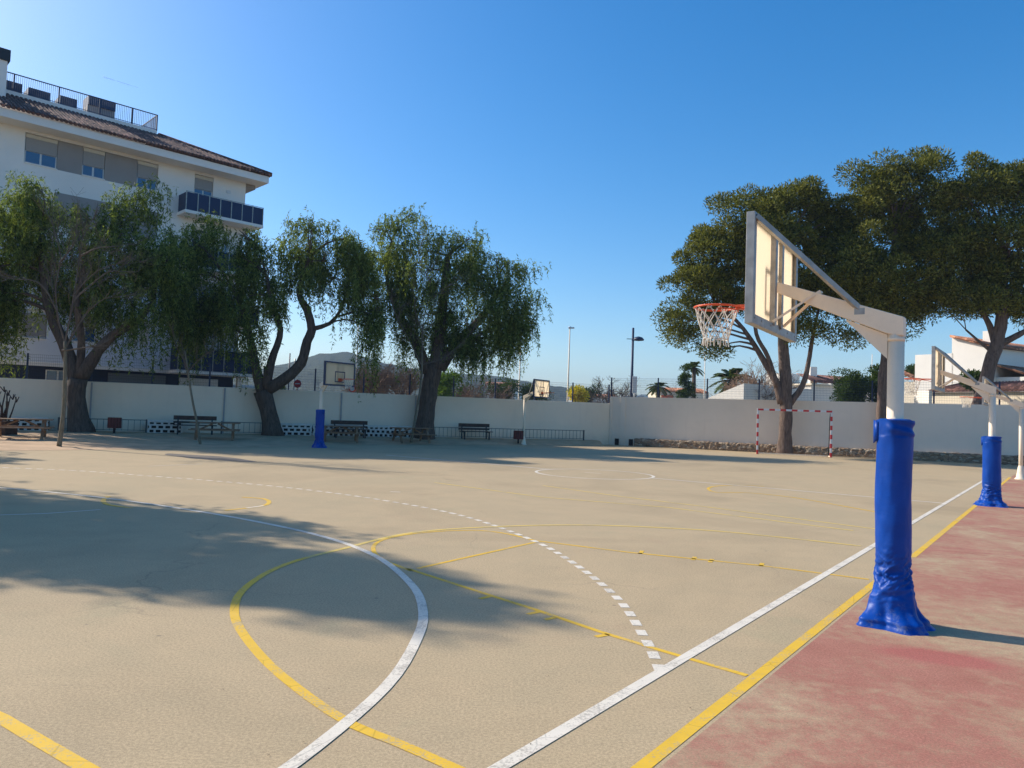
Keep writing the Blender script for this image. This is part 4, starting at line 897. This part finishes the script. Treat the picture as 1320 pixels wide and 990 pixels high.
def balcony(zf, zr):
    s = bx('balcony', M_['render'], -5.1, -.25, -1.25, .0, zf-.18, zf)
    bx('balcony_return', M_['render'], XR, -.25, .01, 2.6, zf-.18, zf, s)
    xs = np.linspace(-5.05, -.3, 8)
    for a, c in zip(xs, xs[1:]):
        bx('balcony_panel', M_['balglass'], a+.03, c-.03, -1.22, -1.20, zf-.02, zr, s); bx('balcony_post', M_['galv'], a-.025, a+.025, -1.245, -1.20, zf, zr+.03, s)
    bx('balcony_post', M_['galv'], -.325, -.275, -1.245, -1.2, zf, zr+.03, s); bx('balcony_panel', M_['balglass'], -5.05, -5.03, -1.19, -.02, zf, zr, s); bx('balcony_panel', M_['palebal'], -.30, -.285, -1.19, 2.6, zf, zr, s)
    bx('handrail', M_['galv'], -5.08, -.26, -1.235, -1.195, zr+.031, zr+.06, s)
M_['palebal'] = glass_mat('pale_balcony_glass', (.25, .36, .5), .1)
for zf in (13.05, 9.85, 6.7, 3.63): balcony(zf, zf+(1.05 if zf > 4 else 1.3))
# ground floor openings
for x0, x1, z0, z1, m in ((-8.25, -5.1, -.1, 3.28, M_['shutgrey']), (-4.3, -1.95, -.1, 3.22, M_['frame'])): bx('garage_door', m, x0, x1, .42, .497, z0, z1)
f = bx('window', M_['frame'], -11.34, -10.2, .45, .497, 2.4, 3.25); bx('pane', M_['glass'], -11.28, -10.82, .43, .448, 2.46, 3.19, f); bx('pane', M_['glass'], -10.72, -10.26, .43, .448, 2.46, 3.19, f)
for x0 in (-13.2, -12.3): bx('cladding_rib', M_['navy'], x0, x0+.06, .46, .497, -.1, 3.4)
bx('corner_pillar', M_['render'], -.85, -.6, .05, .3, -.2, 3.418); bx('side_gate', M_['frame'], -.55, 2.4, 1.6, 1.66, -.2, 3.0)
# eave, tiled hip roof, terrace
bx('eave', M_['render'], XL-.6, .0, -1.2, DP+1, 15.8, 16.22)
YR, ZR = 3.0, 18.35; ZE = 16.3; YE = -1.3; XE = .12
b = MB(); hx = XE-4.6
b.add([(XL, YE, ZE), (XE, YE, ZE), (hx-.9, YR, ZR), (XL, YR, ZR), (XE, DP+1, ZE), (hx-.9, DP, ZR), (XL, DP, ZR)], [(0, 1, 2, 3), (1, 4, 5, 2), (2, 5, 6, 3)])
rf = b.build('roof', M_['tile'], bl)
b = MB(); x = XL+.1; sl_ = (ZR-ZE)/(YR-YE)
while x < XE:
    yt = YR if x < hx-.9 else YE+(XE-x)/(XE-(hx-.9))*(YR-YE)
    if yt > YE+.1: b.tube([(x+random.uniform(-.01, .01), y, ZE+(y-YE)*sl_+.02+random.uniform(-.012, .012)) for y in np.arange(YE-.06, yt, .38)]+[(x, yt, ZE+(yt-YE)*sl_+.02)], .085, 6, True)
    x += .215
y = YE+.1
while y < DP:
    ft = min(1.0, (y-YE)/(YR-YE)); xt = XE-(XE-(hx-.9))*ft; sl2 = (ZR-ZE)/(XE-(hx-.9))
    b.tube([(XE+.05, y, ZE+.02), ((XE+xt)/2, y, ZE+.02+sl2*(XE-xt)/2), (xt, y, ZE+.02+sl2*(XE-xt))], .085, 6, True); y += .215
b.tube([(XE, YE, ZE+.07), (hx-.9, YR, ZR+.07)], .12, 8)
b.build('roof_tiles', M_['tile'], rf)
bx('terrace_parapet', M_['render'], XL, -5.5, YR-.05, YR+.12, ZR-.3, 18.62)
bx('terrace_floor', M_['render'], XL, -5.5, YR+.13, DP, ZR-.1, 18.45)
rl = MB(); z0, z1 = 18.62, 19.62
rl.box(((XL-5.5)/2, YR+.03, z1), (-5.5-XL, .05, .05)).box(((XL-5.5)/2, YR+.03, z0+.08), (-5.5-XL, .03, .03))
x = XL
while x < -5.5: rl.box((x, YR+.03, (z0+z1)/2), (.016, .016, z1-z0)); x += .10
for x in (-13.1, -10.9, -8.75, -6.95, -5.5): rl.box((x, YR+.03, (z0+z1)/2), (.07, .07, z1-z0+.04))
y = YR
while y < 8: rl.box((-5.5, y, (z0+z1)/2), (.016, .016, z1-z0)); y += .1
rl.box((-5.5, 5.5, z1), (.05, 5, .05)).build('terrace_railing', M_['navy'], bl)
for x0, x1, zt in ((-14.2, -12.5, 19.5), (-12.2, -11.1, 19.45), (-10.6, -9.7, 19.5), (-9.1, -7.6, 20.0)):
    u = bx('rooftop_unit', M_['taupe'], x0, x1, YR+1.2, YR+2.2, 18.46, zt-.5); bx('unit_top', M_['navy'], x0, x1, YR+1.1, YR+2.3, zt-.5, zt+.05, u)
ch = bx('chimney', M_['render'], -15.0, -13.72, YR-1.6, YR+.6, 17.4, 19.6); bx('chimney_cap', M_['black'], -15.1, -13.62, YR-1.7, YR+.7, 19.6, 20.2, ch)
bx('side_soffit', M_['taupe'], XR+.02, -.3, .02, 5, 15.55, 15.795)

# ---------------------------------------------------------------- houses beyond the right wall
def prism(pts, z0f, z1f):                     # pts: list of (x,y); z1f per point top height
    b = MB(); k = len(pts); vs = [(x, y, z0f) for x, y in pts]+[(x, y, z) for (x, y), z in zip(pts, z1f)]
    b.add(vs, [tuple(range(k-1, -1, -1)), tuple(range(k, 2*k))]+[(i, (i+1) % k, k+(i+1) % k, k+i) for i in range(k)]); return b
def house(name, label, corner_x, D, lit_x, lit_dir, shade_x, zc, zl, zs, m, roofm, group='white houses beyond the right wall', over=.25):
    """corner seen at column corner_x; the lit face runs back to column lit_x, the shaded face to column shade_x"""
    c = GX(corner_x, D); a = Vector((math.cos(R(lit_dir)), math.sin(R(lit_dir)), 0)); sdir = Vector((-a.y, a.x, 0)); sdir = -sdir if sdir.x < 0 else sdir
    La = s_at(c, a, lit_x); Lb = s_at(c, sdir, shade_x)
    t = thing(name, label, 'house', c, 0, group)
    A, B, Cc, Dd = Vector((0, 0, 0)), a*La, a*La+sdir*Lb, sdir*Lb
    prism([(A.x, A.y), (B.x, B.y), (Cc.x, Cc.y), (Dd.x, Dd.y)][::-1] if a.cross(sdir).z > 0 else [(A.x, A.y), (B.x, B.y), (Cc.x, Cc.y), (Dd.x, Dd.y)], -.1,
          [zs, zs+(zl-zc), zl, zc][::1] if a.cross(sdir).z > 0 else [zc, zl, zl+(zs-zc), zs]).build('wall', m, t)
    return t, a, sdir, La, Lb
def roofslab(t, P, m, th=.12):
    b = MB(); P = [Vector(p) for p in P]; b.add([tuple(p) for p in P]+[tuple(p+Vector((0, 0, th))) for p in P], [(3, 2, 1, 0), (4, 5, 6, 7)]+[(i, (i+1) % 4, 4+(i+1) % 4, 4+i) for i in range(4)])
    d = (P[3]-P[0]); e = (P[1]-P[0]); k = int(e.length/.24)
    for i in range(k+1):
        s_ = P[0]+e*(i/k)+Vector((0, 0, th)); q = P[3]+(P[2]-P[3])*(i/k)+Vector((0, 0, th)); b.tube([s_, q], .07, 5, True)
    return b.build('roof', m, t)
def facebox(t, org, d, s0, s1, z0, z1, m, name, th=.05, nrm=None):
    p = org+d*((s0+s1)/2)+nrm*(th/2+.003); return MB().box((p.x, p.y, (z0+z1)/2), (s1-s0, th, z1-z0), angle(d)).build(name, m, t)
zat = lambda x, y, D: AT(x, y, D).z
# large white gabled house
D1 = 56; t, a, sd_, La, Lb = house('white_house', 'large white house with orange-brown tiled roof behind the bent pine trunk', 1274, D1, 1226, 122, 1420, zat(1274, 447, D1), zat(1274, 447, D1)+.9, zat(1274, 447, D1)+.25, M_['hwhite'], M_['tile_or'])
zc = zat(1274, 447, D1); n1_ = -sd_
roofslab(t, [tuple(-a*.35-sd_*.3+Vector((0, 0, zc-.02))), tuple(sd_*(Lb)-a*.35+Vector((0, 0, zc+.25))), tuple(sd_*Lb+a*La+Vector((0, 0, zc+1.15))), tuple(a*(La)-sd_*.3+Vector((0, 0, zc+.9)))], M_['tile_or'])
ck_ = MB().box(tuple(sd_*2.6+a*1.2+Vector((0, 0, zc+.7))), (.7, .7, 1.6), angle(a)).build('chimney', M_['hwhite'], t)
# lower lean-to on the shaded side, lit end wall
b = MB(); o1 = -a*2.2; b.box(tuple(sd_*4.6+o1*.5+Vector((0, 0, zc*.36))), (2.2, 7.0, zc*.72), angle(a)); lw_ = b.build('side_wing', M_['hwhite'], t)
roofslab(lw_, [tuple(sd_*.9+o1*1.12+Vector((0, 0, zc*.72))), tuple(sd_*8.3+o1*1.12+Vector((0, 0, zc*.72))), tuple(sd_*8.3+Vector((0, 0, zc*.83))), tuple(sd_*.9+Vector((0, 0, zc*.83)))], M_['tile_or'], .1)
MB().box(tuple(a*(La+1.4)+sd_*2.2+Vector((0, 0, zat(1205, 457, 60)/2))), (3.0, 4.4, zat(1205, 457, 60)), angle(a)).build('rear_wing', M_['hwhite'], t)
facebox(t, Vector((0, 0, 0)), a, La-2.2, La-1.0, zat(1218, 499, 59), zat(1218, 491, 59), M_['glass'], 'window', .05, n1_)
# boundary wall with brown tiled coping
p0, p1 = GX(1198, 52), GX(1420, 42.5); dd_ = (p1-p0).normalized(); Ln = (p1-p0).length
t = thing('garden_wall', 'cream garden wall with brown tiled coping in front of the large white house', 'wall', p0, angle(dd_)); zt = zat(1200, 506, 52)
MB().box((Ln/2, .1, zt/2), (Ln, .2, zt)).build('wall_panel', M_['hcream'], t); roofslab(t, [(-.2, -.25, zt), (Ln, -.25, zt), (Ln, 1.3, zt+.75), (-.2+1.5, 1.3, zt+.6)], M_['tile'], .06)
M_['tilec'] = M_['tile']
# low whitish wall left of it
p0, p1 = GX(1178, 48.5), GX(1197, 46.9); t = thing('garden_wall', 'short bluish-white garden wall between the nearest hoop pole and the cream wall', 'wall', p0, angle(p1-p0)); Ln = (p1-p0).length; zt = zat(1188, 503, 47)
MB().box((Ln/2, .1, zt/2), (Ln, .2, zt)).build('wall_panel', M_['hwhite'], t)
# orange roofed house glimpsed behind the second net
t, a, sd_, La, Lb = house('orange_roofed_house', 'small house with bright orange roof glimpsed behind the second hoop net', 1180, 70, 1150, 125, 1200, zat(1180, 492, 70), zat(1180, 492, 70), zat(1180, 492, 70), M_['hcream'], M_['tile_or'])
zc = zat(1180, 491, 70); roofslab(t, [tuple(-a*.3-sd_*.3+Vector((0, 0, zc))), tuple(sd_*(Lb+.3)-a*.3+Vector((0, 0, zc))), tuple(sd_*Lb+a*La+Vector((0, 0, zc+1.1))), tuple(a*La-sd_*.3+Vector((0, 0, zc+1.1)))], M_['tile_bright'] if 'tile_bright' in M_ else M_['tile_or'])
# white shed with sloping gable
D2 = 54; p = GX(958, D2); a = Vector((-.62, .785, 0)); sd_ = Vector((.785, .62, 0)); La = s_at(p, a, 912); Lb = s_at(p, sd_, 1045)
t = thing('white_shed', 'low white building with sloping gable end beyond the wall, left of the goal tree', 'house', p, 0, 'white houses beyond the right wall'); zc = zat(958, 494, D2); ze = zat(912, 513, D2+La*.8)
vs = [(0, 0), (a.x*La, a.y*La), (a.x*La+sd_.x*Lb, a.y*La+sd_.y*Lb), (sd_.x*Lb, sd_.y*Lb)]; prism(vs[::-1], -.1, [zc, ze, ze, zc]).build('wall', M_['hwhite'], t)
for s0_ in (.25, .6): facebox(t, Vector((0, 0, 0)), a, La*s0_, La*s0_+.5, 2.3, 2.75, M_['navy'], 'window', .04, -sd_)
for q in (.15, .45, .75): facebox(t, Vector((0, 0, 0)), sd_, Lb*q, Lb*q+.8, 2.0, 2.9, M_['glass'], 'window', .04, -a)
D3 = 62; p = GX(1044, D3); t = thing('white_house', 'low white flat-roofed house right of the goal tree', 'house', p, 0, 'white houses beyond the right wall'); zc = zat(1060, 497, D3)
MB().box((1.6, 3, zc/2), (6.4, 5, zc), .45).build('wall', M_['hwhite'], t); MB().box((1.6, 3, zc+.06), (6.8, 5.4, .12), .45).build('roof', M_['hcream'], t); MB().box((-1.4, 2.5, zc+.5), (1.8, 2.0, 1.0), .45).build('roof_room', M_['hwhite'], t)
MB().box((.5, .35, zc*.7), (.9, .06, .7), .45).build('window', M_['glass'], t)
D4 = 78; p = GX(1072, D4); t = thing('white_house', 'far white house with brown roof and chimney behind the flat-roofed one', 'house', p, 0, 'white houses beyond the right wall'); zc = zat(1072, 495, D4)
MB().box((1.0, 2, zc/2), (6.0, 5, zc), .4).build('wall', M_['hwhite'], t); roofslab(t, [(-2.4, -1.6, zc), (4.2, 1.2, zc), (3.2, 3.6, zc+.9), (-3.4, .8, zc+.9)], M_['tile'], .1); MB().box((-1.6, 1.2, zc+.9), (.7, .7, 1.8)).build('chimney', M_['hwhite'], t)
D5 = 95; p = GX(880, D5); t = thing('cream_house', 'low cream house with a red shutter behind the cypress', 'house', p, 0, 'white houses beyond the right wall'); zc = zat(885, 506, D5)
MB().box((0, 3, zc/2), (6.4, 5, zc), .15).build('wall', M_['hcream'], t); roofslab(t, [(-3.6, .0, zc), (3.4, .9, zc), (3.0, 3.4, zc+.55), (-3.9, 2.6, zc+.55)], M_['tile_or'], .1)
MB().box((-2.0, .14, zc-.9), (1.5, .08, 1.0), .15).build('shutter', M_['goalred'] if 'goalred' in M_ else M_['orange'], t)
# distant houses on the slope
for i, (x, y, D, wd0, lab) in enumerate(((641, 497, 170, 5, 'tiny sunlit white house beyond the wall under the hill, left of the first slim mast'), (772, 513, 300, 12, 'tiny white house at the foot of the far hill by the wall corner'), (762, 514, 320, 9, 'tiny grey-white house at the foot of the far hill'), (747, 512, 360, 11, 'tiny long white house right of the second slim mast'), (656, 498, 180, 6, 'tiny brown-roofed house under the hill beside a fence post'))):
    p = GX(x, D); zt = zat(x, y, D); t = thing('distant_house', lab, 'house', p, .3*i, 'distant houses below the hill')
    MB().box((0, 0, zt/2), (wd0, wd0*.7, zt)).build('wall', M_['hwhite'], t); roofslab(t, [(-wd0/2-.3, -wd0*.4, zt), (wd0/2+.3, -wd0*.4, zt), (wd0/2+.3, 0, zt+wd0*.12), (-wd0/2-.3, 0, zt+wd0*.12)], M_['tile_or'], .15)

# ---------------------------------------------------------------- masts, lamp post, signs
def mast(x, ytop, D, label, m='white_steel', r=.09, head=True):
    p = GX(x, D); H = zat(x, ytop, D); t = thing('lamp_mast', label, 'mast', p, 0, 'slim masts beyond the walls')
    MB().tube([(0, 0, 0), (0, 0, H*.3), (0, 0, H)], [r, r*.9, r*.5], 10).build('pole', M_[m], t)
    if head: MB().box((.12, 0, H), (.5, .22, .12)).lathe([(.02, H-.1), (.12, H-.02), (.1, H+.1), (.02, H+.14)], 12).build('lamp_head', M_['frame'], t)
mast(668, 442, 64, 'slim white mast beyond the wall, at the right edge of the tallest weeping tree'); mast(731, 422, 64, 'slim white mast beyond the wall, right of the distant backboard')
mast(907, 455, 78, 'thin white mast above the wall below the nearest basketball net', r=.07); mast(1123, 456, 76, 'thin white mast behind the dense dark round tree', r=.06, head=False)
mast(457, 395, 60, 'thin grey mast rising behind the far navy-edged board', 'galv', .05, False)
p = GX(813, 60); H = zat(813, 422, 60); t = thing('street_lamp', 'dark street lamp with a round disc head left of the right pines', 'street lamp', p, 0)
MB().tube([(0, 0, 0), (0, 0, H)], [.13, .09], 12).build('pole', M_['darkpole'] if 'darkpole' in M_ else M_['navy'], t)
MB().lathe([(.02, H-1.05), (.42, H-1.0), (.45, H-.92), (.3, H-.75), (.05, H-.68)], 20, c=(.45, 0, 0)).build('lamp_head', M_['navy'], t); MB().box((-.25, 0, H-.9), (.5, .06, .05)).box((.2, 0, H-.9), (.5, .06, .05)).build('bracket', M_['navy'], t)
p = GX(817, 56); t = thing('road_sign', 'pale sign panel seen above the wall beside the dark street lamp', 'road sign', p, 0); z1 = zat(817, 485, 56); z0 = zat(817, 507, 56)
MB().tube([(0, 0.06, 0), (0, .06, z1)], .04, 8).build('post', M_['galv'], t); MB().box((0, 0, (z0+z1)/2), (.42, .03, z1-z0), .5).build('sign_panel', M_['palesign'] if 'palesign' in M_ else M_['frame'], t, .01)
M_['signred'] = mat('sign_red', (.45, .015, .03), .4, .1); M_['signred_lit'] = mat('sign_red_lit', (.75, .12, .06), .4, .1)  # second red is a brighter, more orange copy with the light painted in
def disc(t, name, r, y, z, m, n=24): MB().add([(r*math.cos(2*math.pi*i/n), y, z+r*math.sin(2*math.pi*i/n)) for i in range(n)]+[(r*math.cos(2*math.pi*i/n), y+.012, z+r*math.sin(2*math.pi*i/n)) for i in range(n)], [tuple(range(n)), tuple(range(2*n-1, n-1, -1))]+[(i, n+i, n+(i+1) % n, (i+1) % n) for i in range(n)]).build(name, m, t)
p = GX(381.5, 50); z = zat(381.5, 494.5, 50); t = thing('road_sign', 'dark red round road sign above the long wall by the forked trunk', 'road sign', p, -.2, 'road signs above the long wall')
MB().tube([(0, .05, 0), (0, .05, z+.3)], .035, 8).build('post', M_['galv'], t); disc(t, 'sign_disc', .30, 0, z, M_['frame'], 8); disc(t, 'sign_face', .275, -.014, z, M_['signred'], 8); MB().box((0, -.02, z), (.36, .008, .07)).build('sign_bar', M_['frame'], t)
disc(t, 'lower_sign', .17, 0, z-.52, M_['signred'], 3)
p = GX(452.5, 50); z = zat(452.5, 501, 50); t = thing('road_sign', 'round sign with red ring and pale centre above the long wall, below the navy-edged board', 'road sign', p, -.1, 'road signs above the long wall')
MB().tube([(0, .05, 0), (0, .05, z+.6)], .035, 8).build('post', M_['white_steel'], t); disc(t, 'sign_disc', .25, 0, z, M_['signred_lit']); disc(t, 'sign_face', .15, -.014, z, M_['frame'])
# slim dark poles between the limbs of the forked tree
for x, yt, lab in ((370, 455, 'dark slim pole above the long wall left of the dark red sign'), (377, 462, 'pale slim pole above the long wall touching the dark red sign')):
    p = GX(x, 52); t = thing('slim_pole', lab, 'pole', p); MB().tube([(0, 0, 0), (0, 0, zat(x, yt, 52))], .045, 8).build('shaft', M_['navy'] if x < 375 else M_['galv'], t)

# ---------------------------------------------------------------- hills
def hillmat():
    m, t, b = nt('wooded_hill'); c = coord(t)
    out = ramp(t, noise(t, c, .018, 8, .7), [(.35, (.022, .034, .018)), (.6, (.05, .065, .03)), (.75, (.14, .125, .08))])
    t.links.new(out, b.inputs['Base Color']); setv(b, Roughness=1); bump(t, b, noise(t, c, .09, 6, .75), 1, 5); return m
M_['hill'] = hillmat()
def hill(name, D, ctrl, depth):
    xs = np.linspace(ctrl[0][0], ctrl[-1][0], 150); ys = np.interp(xs, [c[0] for c in ctrl], [c[1] for c in ctrl]); b = MB(); ny = 24
    for x, y in zip(xs, ys):
        top = AT(float(x), float(y), D); h = max(.5, top.z); d0 = Vector((top.x, top.y, 0)).normalized(); o = Vector((top.x, top.y, 0))
        for j in range(ny+1):
            q = (j/ny-.5)*2; f_ = max(0, 1-abs(q)**1.3); nz = .035*math.sin(x*.35+j*1.1)+.04*math.sin(x*.11+j*.7)+random.uniform(-.012, .012)
            P_ = o+d0*depth*q; b.v.append((P_.x, P_.y, max(-1, h*(f_*(1+nz*(1-f_)*3)+(random.uniform(-.015, .012) if f_ > .9 else 0)))-1))
    for i in range(len(xs)-1):
        for j in range(ny):
            a_ = i*(ny+1)+j; b.f.append((a_, a_+ny+1, a_+ny+2, a_+1)); b.smooth.append(True)
    tag(b.build(name, M_['hill']), kind='structure')
hill('hill', 750, [(-250, 500), (150, 482), (300, 478), (345, 473), (385, 463), (415, 454), (450, 452), (500, 468), (560, 478), (600, 481), (640, 483), (668, 488), (700, 495), (722, 497), (745, 501), (765, 508), (785, 517), (800, 524)], 260)
hill('hills', 1900, [(740, 516), (780, 512), (810, 510), (830, 508), (855, 509), (880, 512), (920, 518), (980, 520), (1100, 519), (1250, 524), (1500, 530)], 300)

# contrail high in the sky
p0, p1 = AT(133, 99, 6000), AT(178, 113, 6000); t = MB()
t.tube([p0.lerp(p1, q/12) for q in range(13)], [float(6+2*math.sin(q)*(q > 3))*(1-.06*q) for q in range(13)], 8)
m, tt, bb_ = nt('thin_vapour'); tr = N(tt, 'ShaderNodeBsdfTransparent'); ms = N(tt, 'ShaderNodeMixShader'); ms.inputs[0].default_value = .16; bb_.inputs['Base Color'].default_value = (.9, .9, .9, 1)
tt.links.new(tr.outputs[0], ms.inputs[1]); tt.links.new(bb_.outputs[0], ms.inputs[2]); tt.links.new(ms.outputs[0], tt.nodes['Material Output'].inputs[0])
tag(t.build('contrail', m), 'faint short white vapour trail in the sky above the apartment roof', 'contrail')

# scattered litter on the court
out = []
for i in range(300):
    if i < 150: q = G(random.uniform(-60, 1380), 585+(random.random()**1.4)*420)
    else: q = GX(random.uniform(0, 760), random.uniform(25, 36))
    r = random.uniform(.004, .010) if i < 150 else random.uniform(.01, .025); a = random.uniform(0, 6.28); z = .006+hgt(q.x, q.y); d = np.array([math.cos(a), math.sin(a), random.uniform(-.1, .2)]); e = np.array([-math.sin(a), math.cos(a), random.uniform(-.2, .2)])*.5
    c_ = np.array([q.x, q.y, z+r*.3]); out.append([c_-d*r, c_-e*r, c_+d*r*1.2, c_+e*r])
tag(quads('fallen_leaves', np.array(out), mat('dry_leaf', (.16, .11, .05), .8, .5, 3)), kind='stuff')
tag(bpy.data.objects['fallen_leaves'], 'scattered dry leaves and grit on the court', 'litter')
# ---------------------------------------------------------------- air
hz = MB().box((0, 1100, 70), (6600, 3200, 144)).build('haze', None); hz.data.materials.clear()
m = bpy.data.materials.new('air'); m.use_nodes = True; tt = m.node_tree; tt.nodes.remove(tt.nodes['Principled BSDF'])
pv = tt.nodes.new('ShaderNodeVolumePrincipled'); pv.inputs['Color'].default_value = (.50, .72, 1, 1); pv.inputs['Density'].default_value = .00026; pv.inputs['Anisotropy'].default_value = 0
tt.links.new(pv.outputs[0], tt.nodes['Material Output'].inputs['Volume']); hz.data.materials.append(m); tag(hz, kind='stuff'); hz['label'] = 'thin haze in the air over court and hills'; hz['category'] = 'haze'
